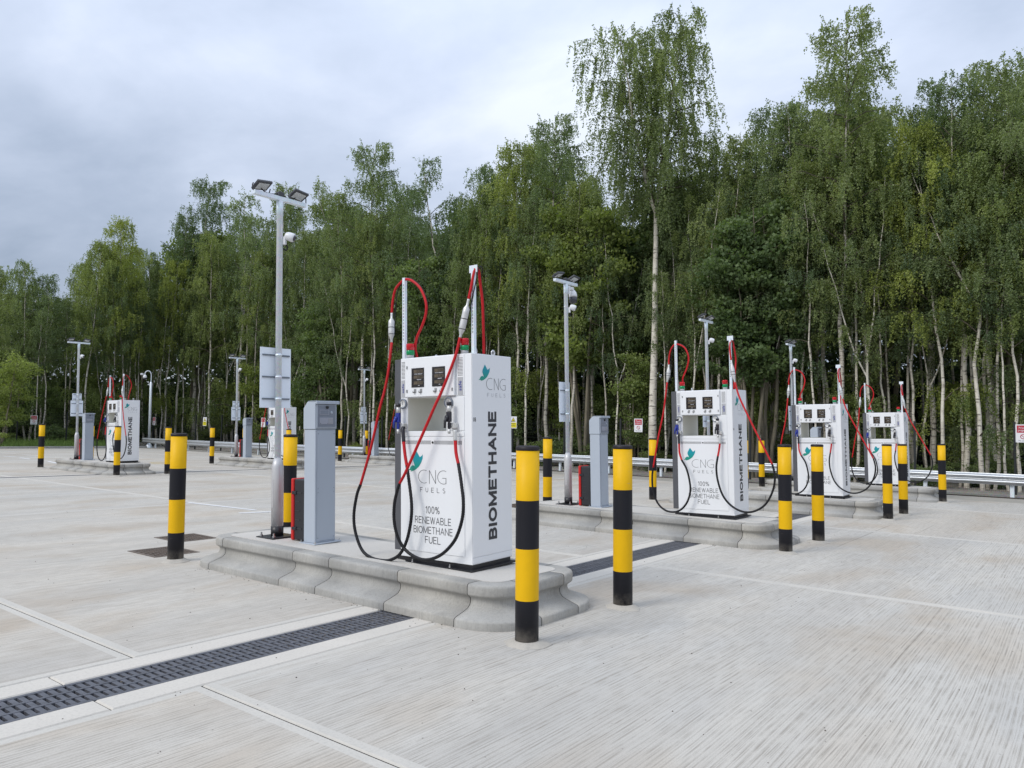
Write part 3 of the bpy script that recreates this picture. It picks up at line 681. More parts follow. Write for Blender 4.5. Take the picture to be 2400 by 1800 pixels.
XF, XB, Y0, Y1, ZT = -.275, .275, -.48, .375, 1.85
def make_body(root):
    ya, yb, za, zb = -.19, .285, 1.182, 1.482
    mb = MB(); z0 = .052
    def ring(x):
        b = len(mb.v)
        mb.v += [(x, Y0, z0), (x, Y1, z0), (x, Y1, ZT), (x, Y0, ZT), (x, ya, za), (x, yb, za), (x, yb, zb), (x, ya, zb)]
        return b
    A, B = ring(XF), ring(XB)
    for i in range(4):
        j = (i+1) % 4
        mb.face((A+i, A+j, A+4+j, A+4+i), 0); mb.face((B+i, B+4+i, B+4+j, B+j), 0)
        mb.face((A+i, B+i, B+j, A+j), 0); mb.face((A+4+i, A+4+j, B+4+j, B+4+i), 1)
    mb.build('cabinet', [M_WHITE, M_CREAM], root, fix=True)
def make_dispenser(nums, H, detail=True):
    root = empty('fuel_dispenser', (0, 0, 0))
    make_body(root)
    MB().box(XF+.012, XB-.012, Y0+.012, .44, .012, .052).box(XF-.045, XB+.03, Y0-.03, .47, 0, .012).build('plinth', M_PLINTH, root)
    for yy in (-.25, .2): MB().lathe([(.012, .012), (.012, .024), (.006, .024), (.006, .04), (0, .04)], 6, c=(XF-.03, yy, 0), sm=False).build('anchor_bolt', M_STEEL, root)
    MB().box(XF+.002, XB-.002, Y1+.003, .462, .10, ZT-.006).build('end_column', M_GREY, root, bevel=.004)
    x = XF
    MB().box(x-.006, x, -.400, Y1-.002, .112, 1.128).build('lower_door', M_WHITE, root, bevel=.002)
    MB().box(x-.006, x, -.400, Y1-.002, 1.136, 1.178).build('trim_strip', M_WHITE, root, bevel=.002)
    MB().box(x-.028, x, -.305, .298, 1.490, 1.843).build('display_door', M_WHITE, root, bevel=.004)
    MB().box(x-.005, x, -.400, -.315, 1.488, 1.845).build('louvre_panel', M_WHITE, root, bevel=.0015)
    MB().box(x-.005, x, .306, Y1-.002, 1.488, 1.845).build('louvre_panel', M_WHITE, root, bevel=.0015)
    MB().box(x-.005, x, -.400, -.200, 1.186, 1.478).build('nozzle_panel', M_WHITE, root, bevel=.0015)
    MB().box(x-.005, x, .295, Y1-.002, 1.186, 1.478).build('nozzle_panel', M_WHITE, root, bevel=.0015)
    MB().box(x+.004, XB-.004, Y0-.005, Y0, .112, ZT-.004).build('side_panel', M_WHITE, root, bevel=.002)
    MB().box(x+.004, XB-.004, Y0-.004, Y0, .056, .106).build('side_skirt', M_WHITE, root, bevel=.002)
    # louvres
    for (ya, yb) in ((-.386, -.330), (.318, .362)):
        lv = MB()
        for k in range(13): lv.box(x-.0065, x-.004, ya, yb, 1.662+k*.0125, 1.666+k*.0125)
        lv.build('louvre_slots', M_SEAM, root)
        MB().box(x-.0075, x-.005, ya-.002, yb+.002, 1.494, 1.648).build('nameplate', M_PLATE, root)
        nm = MB(); add_text(nm, 'safe', front_up(yb-.008, ya+.012, 1.53, 1.615, x-.0085), 0, .01); nm.build('nameplate_lettering', M_BLUE, root)
    vs = MB()
    for k in range(58):
        yy = .355-k*.0127
        if abs(yy+.03) > .018: vs.box(x-.0075, x-.0055, yy-.0025, yy+.0025, 1.065, 1.098)
    vs.build('vent_slots', M_SEAM, root)
    lk = MB(); lk.lathe([(.010, 0), (.010, .006), (0, .007)], 12, M=Matrix.Translation((x-.006, -.03, 1.082)) @ Matrix.Rotation(-math.pi/2, 4, 'Y')); lk.build('door_lock', M_CHAR, root)
    # displays
    for (yl, yr) in ((.208, .054), (-.048, -.200)):
        s = MB().box(x-.033, x-.027, yr, yl, 1.577, 1.750).build('display_window', M_SCR, root)
        bd = MB(); dg = MB(); cp = MB()
        for j, zz in enumerate((1.705, 1.655, 1.602)):
            bd.box(x-.0345, x-.033, yr+.012, yl-.03, zz, zz+.028)
            add_text(dg, ('0.00', '0.00', '1.10')[j], front(yl-.075, yr+.02, zz+.004, zz+.024, x-.0355), 0, .01)
        for j, zz in enumerate((1.692, 1.641, 1.589)):
            add_text(cp, ('TOTAL AMOUNT', 'AMOUNT', 'KG')[j], front((yl-.035, yl-.07, yl-.085)[j], (yr+.015, yr+.03, yr+.05)[j], zz, zz+.008, x-.0345), 0, .015)
        bd.build('display_band', M_LCD, s); dg.build('display_digits', M_DIG, s); cp.build('display_captions', M_SIGNW, s)
    for yy in (.169, .095, -.084, -.160):
        kb = MB(); R90 = Matrix.Rotation(-math.pi/2, 4, 'Y')
        kb.box(x-.034, x-.028, yy-.016, yy+.006, 1.53, 1.562); kb.lathe([(.011, 0), (.011, .016), (0, .018)], 12, M=Matrix.Translation((x-.028, yy+.004, 1.535)) @ R90)
        kb.build('key_switch', M_DSTEEL, root)
    for yy in (.268, -.285):
        hb = MB()
        for zz in (1.545, 1.76): hb.box(x-.034, x-.028, yy-.007, yy+.007, zz-.013, zz+.013)
        hb.build('door_catch', M_DSTEEL, root)
    for yy in (.335, -.228):
        M = Matrix.Translation((x-.005, yy, 1.432)) @ Matrix.Rotation(-math.pi/2, 4, 'Y')
        gg = MB().lathe([(.046, 0), (.046, .018), (.037, .021), (.036, .014), (0, .014)], 24, [0, 0, 0, 1, 1], M=M).build('pressure_gauge', [M_TPAN, M_FACE], root)
        MB().box(x-.0205, x-.0195, yy-.002, yy+.002, 1.42, 1.452).build('gauge_needle', M_NUM, gg)
    # nozzles
    for (yy, zz, mat) in ((.34, 1.20, M_BLUE), (-.285, 1.20, M_NBLK)):
        hold = MB().box(x-.055, x-.005, yy-.05, yy+.03, zz+.005, zz+.055).build('nozzle_holder', M_COUP, root, bevel=.006)
        nz_ = MB(); nz_.box(x-.085, x-.057, yy-.022, yy+.024, zz+.06, zz+.15); nz_.box(x-.080, x-.060, yy-.012, yy+.014, zz-.0, zz+.06)
        nb = nz_.build('nozzle', mat, root, bevel=.008, seg=2)
        tp = MB(); tp.tube([(x-.070, yy, zz+.15), (x-.070, yy, zz+.205)], .019, 12).tube([(x-.070, yy, zz-.04), (x-.070, yy, zz+.0)], [.012, .016], 10); tp.build('nozzle_barrel', M_COUP, nb)
        MB().tube([(x-.070, yy, zz+.205), (x-.070, yy, zz+.235)], .024, 12).build('nozzle_cap', M_NBLK, nb)
        lv = MB(); lv.tube([(x-.090, yy+.012, zz+.10), (x-.10, yy+.022, zz+.07), (x-.098, yy+.026, zz+.01)], [.013, .012, .010], 8); lv.lathe([(.018, 0), (.018, .014), (0, .016)], 14, M=Matrix.Translation((x-.083, yy+.012, zz+.10)) @ Matrix.Rotation(-math.pi/2, 4, 'Y'))
        lv.build('nozzle_lever', mat if mat is M_BLUE else M_CHAR, nb)
    # hoses
    for key in 'AB':
        h = H[key]
        top = [list(p) for p in h['top']]
        hose(root, 'hose_sleeve', top, .0145, M_RED)
        hose(root, 'hose_end_grip', top[:3] if key == 'A' else top[:2], .017, M_NBLK if key == 'A' else M_COUP)
        hose(root, 'hose', h['black'], .0152, M_HOSE, 12, rib=True)
        hose(root, 'hose_sleeve', h['leg'], .0128, M_RED)
        c0 = h['coup']; cc = smooth_pts(c0, 4); K = len(cc)
        rr = [(.012 if (i/K < .2 or i/K > .68) else (.030 if .28 < i/K < .62 else .019)) for i in range(K)]
        cp = MB().tube(cc, rr, 12).build('breakaway_coupling', M_COUP, root)
        bd = MB()
        for q in (.35, .52):
            a = cc[int(q*K)]; b_ = cc[int(q*K)+1]; d = (b_-a).normalized(); bd.tube([a, a+d*.006], .0315, 12)
        bd.build('cable_tie', M_NBLK, cp)
        hose(root, 'hose_loop', h['loop'], .0122, M_RED)
        # thin signal cable tied along the loop
        cab = [(p[0]+.018, p[1]-.025, p[2]+.006) for p in h['coup'][1:]]+[(p[0]+.012, p[1]-(.035 if i < 3 else .004), p[2]+.012) for i, p in enumerate(h['loop'][1:-1])]
        hose(root, 'signal_cable', cab, .005, M_HOSE, 6)
    # masts
    for yy, zt in ((.405, 2.61), (-.445, 2.59)):
        ms = MB(); a = .0155
        ms.box(-.2-a, -.2+a, yy-a, yy-a+.003, ZT, zt).box(-.2-a, -.2-a+.003, yy-a+.003, yy+a, ZT, zt).box(-.2+a-.003, -.2+a, yy-a+.003, yy+a, ZT, zt)
        m_ = ms.build('hose_mast', M_GALV, root)
        sl_ = MB()
        for k in range(int((zt-ZT-.2)/.03)): sl_.box(-.2-a-.0012, -.2-a-.0002, yy-.007, yy+.007, ZT+.18+k*.03, ZT+.198+k*.03)
        sl_.build('mast_slots', M_PALE, m_)
        MB().box(-.204, -.2, yy-.045, yy+.045, zt-.03, zt+.035).build('mast_head_plate', M_GALV, m_) if yy < 0 else MB().box(-.2-a, -.2+a, yy-a, yy+a, zt, zt+.01).build('mast_cap', M_GALV, m_)
    for yy in (.30, -.365):
        bc = MB().lathe([(.033, 0), (.033, .028), (.030, .032)], 20, c=(-.23, yy, ZT)).build('signal_beacon', M_PLATE, root)
        MB().lathe([(.033, .033), (.038, .037), (.038, .072), (.034, .076)], 20, c=(-.23, yy, ZT)).build('green_lens', M_LGRN, bc)
        MB().lathe([(.038, .078), (.038, .132), (.036, .136), (0, .137)], 20, c=(-.23, yy, ZT)).build('red_lens', M_LRED, bc)
    for (ex, ey) in ((-.13, -.40), (.12, -.40), (.12, .30)):
        ee = MB().tube([(ex+.021*math.cos(a), ey, ZT+.032+.021*math.sin(a)) for a in [2*math.pi*i/16 for i in range(17)]], .008, 8, caps=False)
        ee.tube([(ex, ey, ZT), (ex, ey, ZT+.012)], .012, 8); ee.build('lifting_eye', M_STEEL, root)
    # print on the front
    xp = x-.0075; pr = MB()
    def cngf(yl, yr, z0, z1): return lambda u, v: (xp, yl+(yr-yl)*u/1.966, z0+(z1-z0)*v)
    cng(pr, cngf(.150, -.190, .717, .838), 0, .030)
    pr.build('front_emblem_lettering', M_THIN, root)
    for wrd, yl, yr, za, zb in (('100%', .058, -.110, .454, .518), ('RENEWABLE', .190, -.245, .362, .424), ('BIOMETHANE', .207, -.262, .276, .338), ('FUEL', .066, -.120, .192, .254)):
        pr = MB(); stroke_text(pr, wrd, front(yl, yr, za, zb, xp), .095, 0); pr.build('front_slogan_word', M_THIN, root)
    fl = MB()
    for k, ch in enumerate('FUELS'):
        yl = .126-k*.0685; stroke_text(fl, ch, front(yl, yl-.030, .640, .682, xp), .09, 0)
    fl.build('front_small_lettering', M_THIN, root)
    bd = MB(); bird(bd, lambda u, v: (xp, .280-.187*u, .812+.195*v)); bd.build('front_bird_emblem', M_BIRD, root)
    # print on the end
    yp = Y0-.0065; ps = MB()
    stroke_text(ps, 'BIOMETHANE', side_up(-.062, .052, .238, 1.350, yp), .235, 1, .12); ps.build('side_lettering', M_CHAR, root)
    ps = MB(); cng(ps, lambda u, v: (-.085+.272*u/1.966, yp, 1.540+.105*v), 0, .030); ps.build('side_emblem_lettering', M_THIN, root)
    ps = MB()
    for k, ch in enumerate('FUELS'):
        xl = -.072+k*.058; stroke_text(ps, ch, side(xl, xl+.026, 1.478, 1.512, yp), .09, 1)
    ps.build('side_small_lettering', M_PALE, root)
    ps = MB(); bird(ps, lambda u, v: (-.190+.155*u, yp, 1.610+.15*v)); ps.build('side_bird_emblem', M_BIRD, root)
    if nums:
        MB().box(x+.016, x+.0185, .392, .444, 1.282, 1.320).build('number_plate', M_SIGNW, root)
        nn = MB(); add_text(nn, nums[0], front(.438, .398, 1.288, 1.314, x+.015), 0, 0); add_text(nn, nums[1], side(x+.012, x+.048, 1.262, 1.298, yp), 0, .01)
        nn.build('dispenser_number', M_NUM, root)
    return root
d1 = make_dispenser(('17', '18'), H1)
d2 = make_dispenser(('15', '16'), H2)
DLAB = ['white gas dispenser numbered 18 with a red hose slung across its displays', 'white gas dispenser numbered 16, its right red hose swung out beyond the end panel',
        'white gas dispenser on the third island, between dispenser 16 and the guard rail one', 'white gas dispenser on the front-row island closest to the guard rail',
        'white gas dispenser across the yard beside the grass verge', 'white gas dispenser on the middle island of the far row, behind the lamp post',
        'white gas dispenser on the last far island, mostly hidden by dispenser 18']
for i, I in enumerate(ISL):
    o = d1 if i == 0 else (d2 if i == 1 else copy_tree(d2))
    o.matrix_world = Matrix.Translation((*I['d'], .311)) @ T1
    tag(o, DLAB[i], 'gas dispenser', 'gas dispensers on the islands')
    if i > 1:
        for ch in list(o.children):
            if ch.name.startswith(('number_plate', 'dispenser_number')): bpy.data.objects.remove(ch)

# ------------------------------------------------------------------ payment terminals and boxes
def make_terminal():
    root = empty('payment_terminal', (0, 0, 0))            # origin: near corner (-x, -y) at the base
    wx, wy, h = .26, .18, 1.165
    MB().box(0, wx, 0, wy, .012, h).build('pedestal', M_TERM, root, bevel=.004)
    MB().box(-.035, wx+.045, -.045, wy+.03, 0, .012).build('base_plate', M_TERM, root, bevel=.002)
    for px, py in ((-.02, -.03), (wx+.03, -.03), (-.02, wy+.015), (wx+.03, wy+.015)): MB().lathe([(.010, .012), (.010, .022), (.005, .022), (.005, .036), (0, .036)], 6, c=(px, py, 0), sm=False).build('anchor_bolt', M_STEEL, root)
    MB().prism([(-.006, 1.168), (wy+.006, 1.168), (wy+.006, 1.385), (wy-.055, 1.450), (-.022, 1.450), (-.022, 1.428), (-.006, 1.428)], -.008, wx+.008, 'yz').build('head', M_TERM, root, bevel=.003)
    MB().box(-.010, wx+.026, -.030, wy-.07, 1.4525, 1.458).box(-.010, wx+.026, -.034, -.024, 1.425, 1.4525).build('roof_lip', M_TERM, root, bevel=.002)
    f = MB().box(.004, wx-.004, -.016, -.008, 1.180, 1.418).build('screen_surround', M_TERM, root, bevel=.003)
    MB().box(.016, wx-.016, -.0185, -.0165, 1.190, 1.408).build('screen_panel', M_TPAN, f)
    MB().box(.036, .156, -.0215, -.0190, 1.314, 1.366).build('display', M_TKEY, f, bevel=.001)
    MB().box(.044, .148, -.0230, -.0218, 1.320, 1.360).build('display_glass', M_TPAN, f)
    MB().box(.036, .210, -.0215, -.0190, 1.217, 1.286).build('keypad', M_TKEY, f, bevel=.001)
    kk = MB()
    for i in range(4):
        for j in range(4): kk.box(.150+i*.0145, .160+i*.0145, -.0235, -.0217, 1.224+j*.0145, 1.234+j*.0145)
    kk.build('keypad_keys', M_PLATE, f)
    dots = MB()
    for xx in (.046, .138, .165): dots.box(xx, xx+.006, -.0225, -.0217, 1.221, 1.229)
    dots.build('keypad_dots', M_NUM, f)
    MB().lathe([(.016, 0), (.016, .012), (.008, .013), (.008, .018), (0, .018)], 14, M=Matrix.Translation((.132, -.0185, 1.392)) @ Matrix.Rotation(math.pi/2, 4, 'X')).build('lock', M_NUM, f)
    MB().lathe([(.016, 0), (.014, .003), (0, .0035)], 14, M=Matrix.Translation((.190, -.0188, 1.338)) @ Matrix.Rotation(math.pi/2, 4, 'X')).build('contactless_mark', M_TERM, f)
    sm = MB().box(.020, wx-.01, -.004, -.0015, .03, 1.15).build('service_door', M_TERM, root, bevel=.002)
    sc_ = MB()
    for px in (.035, wx-.025):
        for pz in (.06, .52, .56, 1.12): sc_.box(px-.004, px+.004, -.0055, -.004, pz-.004, pz+.004)
    sc_.build('door_screws', M_TPAN, sm)
    return root
def make_xbox():
    root = empty('extinguisher_box', (0, 0, 0))
    MB().box(.02, .27, -.10, .078, .012, .64).build('box_body', M_BOX, root, bevel=.022, seg=3)
    MB().box(.012, .278, .080, .125, .006, .648).build('box_lid', M_BOXR, root, bevel=.018, seg=3)
    for zz in (.13, .50):
        l = MB().box(.006, .019, .03, .10, zz-.016, zz+.016).build('latch', M_NBLK, root, bevel=.003)
        MB().box(.0155, .0205, -.05, .028, zz-.006, zz+.006).build('latch_strap', M_CHAR, l)
    for zz in (.22, .315, .41): MB().box(.0165, .0205, -.02, .055, zz-.004, zz+.004).build('body_rib', M_CHAR, root)
    return root
# ------------------------------------------------------------------ lamp posts
def make_lamp(sign, ptz=False):
    root = empty('lamp_post', (0, 0, 0))
    MB().box(-.16, .16, -.15, .15, 0, .016).build('base_plate', M_PLINTH, root, bevel=.003)
    for sx in (-.12, .12):
        for sy in (-.11, .11): MB().lathe([(.017, .016), (.017, .034), (.010, .034), (.010, .058), (0, .06)], 6, c=(sx, sy, 0), sm=False).build('anchor_bolt', M_STEEL, root)
    MB().lathe([(.066, .016), (.066, .118)], 28).build('black_band', M_PLINTH, root)
    lo = MB().lathe([(.064, .118), (.064, .755), (.058, .775), (.038, .850)], 28).build('lower_pole', M_GALVL, root)
    MB().box(-.0655, -.0625, -.012, .012, .32, .62).build('access_door', M_GALVL, lo)
    MB().lathe([(.0335, .851), (.0335, 3.50), (.0375, 3.502), (.0375, 3.665)], 24).build('upper_pole', M_GALV, root)
    MB().box(-.335, .335, -.026, .026, 3.667, 3.715).build('cross_arm', M_GALV, root, bevel=.004)
    MB().box(-.035, .035, -.03, .03, 3.717, 3.765).build('junction_box', M_LAMPH, root, bevel=.004)
    MB().tube(smooth_pts([(.03, 0, 3.75), (.09, 0, 3.72), (.15, 0, 3.722), (.2, 0, 3.75)], 4), .007, 6).tube(smooth_pts([(-.03, 0, 3.74), (-.1, 0, 3.722), (-.18, 0, 3.722), (-.24, .0, 3.75)], 4), .007, 6).build('cable', M_HOSE, root)
    for sx in (-1, 1):
        M = Matrix.Translation((sx*.235, -.01, 3.785)) @ Matrix.Rotation(math.radians(sx*7), 4, 'Y') @ Matrix.Rotation(math.radians(-24), 4, 'X')
        f = MB().box(-.092, .092, -.074, .074, -.013, .013, 0, M).build('floodlight', M_LAMPH, root, bevel=.004)
        MB().box(-.066, .066, -.050, .048, -.0175, -.0135, 0, M).build('floodlight_lens', M_LENS, f)
        fn_ = MB()
        for k in range(7): fn_.box(-.075+k*.024, -.071+k*.024, -.06, .06, .0135, .026, 0, M)
        fn_.build('cooling_fins', M_LAMPH, f)
        MB().tube([(sx*.31, 0, 3.70), (sx*.345, 0, 3.72), (sx*.345, 0, 3.77), (sx*.335, 0, 3.79)], .007, 6).build('bracket', M_LAMPH, f)
        MB().tube([(sx*.14, 0, 3.716), (sx*.125, 0, 3.77)], .007, 6).build('bracket', M_LAMPH, f)
    # bullet camera turned towards the dispensers
    C0 = Vector((.045, -.055, 3.245))
    MB().box(.02, .05, -.06, -.02, 3.18, 3.27).build('camera_mount', M_CAM, root, bevel=.004)
    M = Matrix.Translation(C0+Vector((.025, -.04, .02))) @ Vector((.55, -.75, -.35)).to_track_quat('Z', 'Y').to_matrix().to_4x4()
    cm = MB().lathe([(.0, -.06), (.032, -.055), (.046, -.03), (.050, .02), (.046, .04), (.040, .046)], 22, M=M).build('security_camera', M_CAM, root)
    MB().lathe([(.038, .042), (.024, .058), (0, .064)], 20, M=M).build('camera_dome', M_DOME, cm)
    MB().tube(smooth_pts([(.05, -.04, 3.20), (.065, -.05, 3.15), (.05, -.05, 3.12), (.035, -.02, 3.14)], 4), .008, 6).build('camera_cable', M_HOSE, cm)
    if ptz:
        MB().box(.03, .075, -.045, .035, 3.50, 3.64).box(.075, .21, -.03, .02, 3.585, 3.635).build('ptz_arm', M_CAM, root, bevel=.006)
        c = (.21, -.005, 3.35)
        pz = MB().lathe([(.020, .245), (.032, .235), (.055, .205), (.070, .16), (.073, .12)], 24, c=c).build('ptz_camera', M_CAM, root)
        MB().lathe([(.071, .119), (.071, .06), (.062, .03), (.04, .012), (0, .004)], 24, c=c).build('ptz_dome', M_DOME, pz)
        for zz in (3.28, 3.52): MB().tube([(-.046, 0, zz), (.046, 0, zz)], .012, 8).build('mount_band', M_GALV, root)
    if sign == 'tall': boards = [(-.195, .195, 1.39, 2.045, (1.487, 1.725, 1.963))]
    elif sign == 'plain': boards = [(-.155, .155, 1.36, 2.02, (1.49, 1.88))]
    else: boards = [(-.185, .185, 1.36, 1.855, (1.45, 1.76)), (-.14, .14, 1.862, 2.08, (1.90, 2.04))]
    for (xa, xb, za, zb, rails) in boards:
        s = MB().box(xa, xb, .052, .056, za, zb).build('sign_board', M_SIGNB, root)
        MB().box(xa+.006, xb-.006, .0562, .0575, za+.006, zb-.006).build('sign_face', M_SIGNW, s)
        for zz in rails:
            MB().box(xa+.025, xb-.02, .040, .052, zz-.008, zz+.008).build('sign_rail', M_RAILD, s)
            MB().lathe([(.0365, zz-.010), (.0365, zz+.010)], 20).build('pole_clamp', M_GALV, s)
    return root
XL = [(-.165, 1.37), (-.19, 1.36), (-.17, 1.34), (-.17, 1.34), (-.17, 1.34), (-.17, 1.34), (-.17, 1.34)]
TX = [(-.22, .66), (-.27, .70), (-.24, .68), (-.24, .68), (-.22, .66), (-.22, .66), (-.22, .66)]
term0 = make_terminal(); xb0 = make_xbox()
lamps = [make_lamp('tall'), make_lamp('plain', True), make_lamp('plain')]; lampB = make_lamp('two')
LLAB = ['galvanised twin-floodlight post beside the terminal of dispenser 18, tall sign board on it', 'galvanised post with twin floodlights and a big domed camera on the dispenser 16 island',
        'galvanised floodlight post rising behind dispenser 16, on the third island', 'galvanised floodlight post by the guard rail island, sign board low on it',
        'galvanised floodlight post with two sign boards on the verge-side island', 'galvanised floodlight post with two sign boards on the middle far island', 'galvanised floodlight post with two sign boards on the last far island']
TLAB = ['grey payment terminal beside the lamp post of dispenser 18', 'grey payment terminal on the dispenser 16 island, beside the domed camera post', 'grey payment terminal on the third island, behind dispenser 16',
        'grey payment terminal on the guard rail island', 'grey payment terminal on the verge-side far island', 'grey payment terminal on the middle far island', 'grey payment terminal on the last far island']
for i, I in enumerate(ISL):
    cx_, cy_ = I['c']
    o = lamps[i] if i < 3 else copy_tree(lamps[2] if i == 3 else lampB)
    if i == 4: bpy.data.objects.remove(o) if False else None
    o.matrix_world = Matrix.Translation((cx_+XL[i][0], cy_+XL[i][1], .311)) @ T1
    tag(o, LLAB[i], 'lamp post', 'floodlight posts on the islands')
    t_ = term0 if i == 0 else copy_tree(term0)
    t_.matrix_world = Matrix.Translation((cx_+TX[i][0], cy_+TX[i][1], .311)) @ T1
    tag(t_, TLAB[i], 'payment terminal', 'payment terminals on the islands')
    x_ = xb0 if i == 0 else copy_tree(xb0)
    x_.matrix_world = Matrix.Translation((cx_+TX[i][0], cy_+TX[i][1]+.295, .311)) @ T1
    tag(x_, 'black extinguisher box with red lid behind the terminal of the %s' % SHORT[i], 'equipment box', 'extinguisher boxes')
def drop(o):
    for ch in list(o.children): drop(ch)
    bpy.data.objects.remove(o)
drop(lampB)

# ------------------------------------------------------------------ yard edge: gravel, edging, guard rail, fence, signs
tag(MB().box(23.76, 34, -12, 60, -.24, -.045).build('gravel_strip', M_GRAVEL), kind='structure')
edg = tag(empty('edging_board', (23.73, 0, 0)), 'dark low timber edging between concrete and gravel under the guard rail', 'edging')
for k in range(12): MB().box(-.02, .02, -9+k*4.5, -9+(k+1)*4.5-.01, -.1, .03).build('edging_plank', M_TIMBER, edg)
RAILP = smooth_pts([(24.3, -5, 0), (24.7, 1, 0), (25.0, 7, 0), (25.0, 14, 0), (24.4, 21, 0), (23.2, 28, 0), (22.45, 35, 0), (22.4, 41, 0), (22.9, 46, 0)], 8)
WP = [(0, .60), (.0, .585), (.035, .565), (.07, .535), (.08, .515), (.07, .495), (.03, .465), (.0, .445), (.03, .425), (.07, .395), (.08, .375), (.07, .355), (.035, .325), (.0, .305), (0, .29)]
def rail_offset(s):            # along-rail arc length parametrisation
    acc = 0
    for a, b_ in zip(RAILP[:-1], RAILP[1:]):
        d = (b_-a).length
        if acc+d >= s: t = (s-acc)/d; return a+(b_-a)*t, (b_-a).normalized()
        acc += d
    return RAILP[-1], (RAILP[-1]-RAILP[-2]).normalized()
RLEN = sum((b_-a).length for a, b_ in zip(RAILP[:-1], RAILP[1:]))
gr = tag(empty('guard_rail', tuple(RAILP[0])), 'galvanised corrugated guard rail along the wood side of the yard', 'guard rail')
nb_ = 13; P0 = RAILP[0]
for k in range(nb_):
    mb = MB(); S = [RLEN*k/nb_+(RLEN/nb_+.12)*j/4 for j in range(5)]; n = len(WP)
    for s in S:
        p, t = rail_offset(min(s, RLEN)); nx, ny = t.y, -t.x     # outward to the wood
        for d, z in WP: q = p-P0-Vector((nx, ny, 0))*(d+.004*(k % 2)); mb.v.append((q.x, q.y, z+.004*(k % 2)))
    for i in range(4):
        for j in range(n-1): mb.face((i*n+j, (i+1)*n+j, (i+1)*n+j+1, i*n+j+1), 0, True)
    mb.build('rail_beam', M_RAIL, gr)
np_ = 24
for k in range(np_):
    p, t = rail_offset(.4+RLEN*k/np_); a = math.atan2(t.y, t.x); q = p-P0
    M = Matrix.Translation((q.x+t.y*.08, q.y-t.x*.08, 0)) @ Matrix.Rotation(a, 4, 'Z')
    MB().box(-.05, .05, -.004, .004, -.2, .58, 0, M).box(-.05, -.044, .004, .05, -.2, .58, 0, M).box(-.05, -.044, -.05, -.004, -.2, .58, 0, M).build('rail_post', M_GALV, gr)
# mesh fence
FX = lambda y: 26.3 if y < 16 else 26.3-.055*(y-16)
FP = [(FX(y), y) for y in np.arange(-6, 47.1, 2.6)]
cn = (FP[-1][0], 48.3)
FP2 = [FP[-1], cn]+[(x, 48.3) for x in np.arange(cn[0]-2.6, -30, -2.6)]
def panel_mesh(L_, h=2.0):
    mb = MB()
    for k in range(int(L_/.05)+1): mb.tube([(k*.05, 0, .05), (k*.05, 0, h)], .002, 3, caps=False)
    for z in list(np.arange(.06, h, .2)): mb.tube([(0, 0, z), (L_, 0, z)], .003, 3, caps=False)
    o = mb.build('fence_panel', M_FENCE, fix=False); me = o.data; bpy.data.objects.remove(o); return me
PM = panel_mesh(2.6)
postme = MB().box(-.03, .03, -.03, .03, -.2, 2.06).build('fence_post', M_FENCE); PME = postme.data; bpy.data.objects.remove(postme)
for pts, lab in ((FP, 'dark wire mesh fence between the guard rail and the wood'), (FP2, 'dark wire mesh fence behind the grass verge')):
    root = tag(empty('mesh_fence', (pts[0][0], pts[0][1], 0)), lab, 'fence')
    for a, b_ in zip(pts[:-1], pts[1:]):
        d = Vector((b_[0]-a[0], b_[1]-a[1])); rz = math.atan2(d.y, d.x)
        o = link_mesh('fence_panel', PM, root, (a[0]-pts[0][0], a[1]-pts[0][1], -.03), rz); o.scale = (d.length/2.6, 1, 1)
        link_mesh('fence_post', PME, root, (a[0]-pts[0][0], a[1]-pts[0][1], 0), rz)
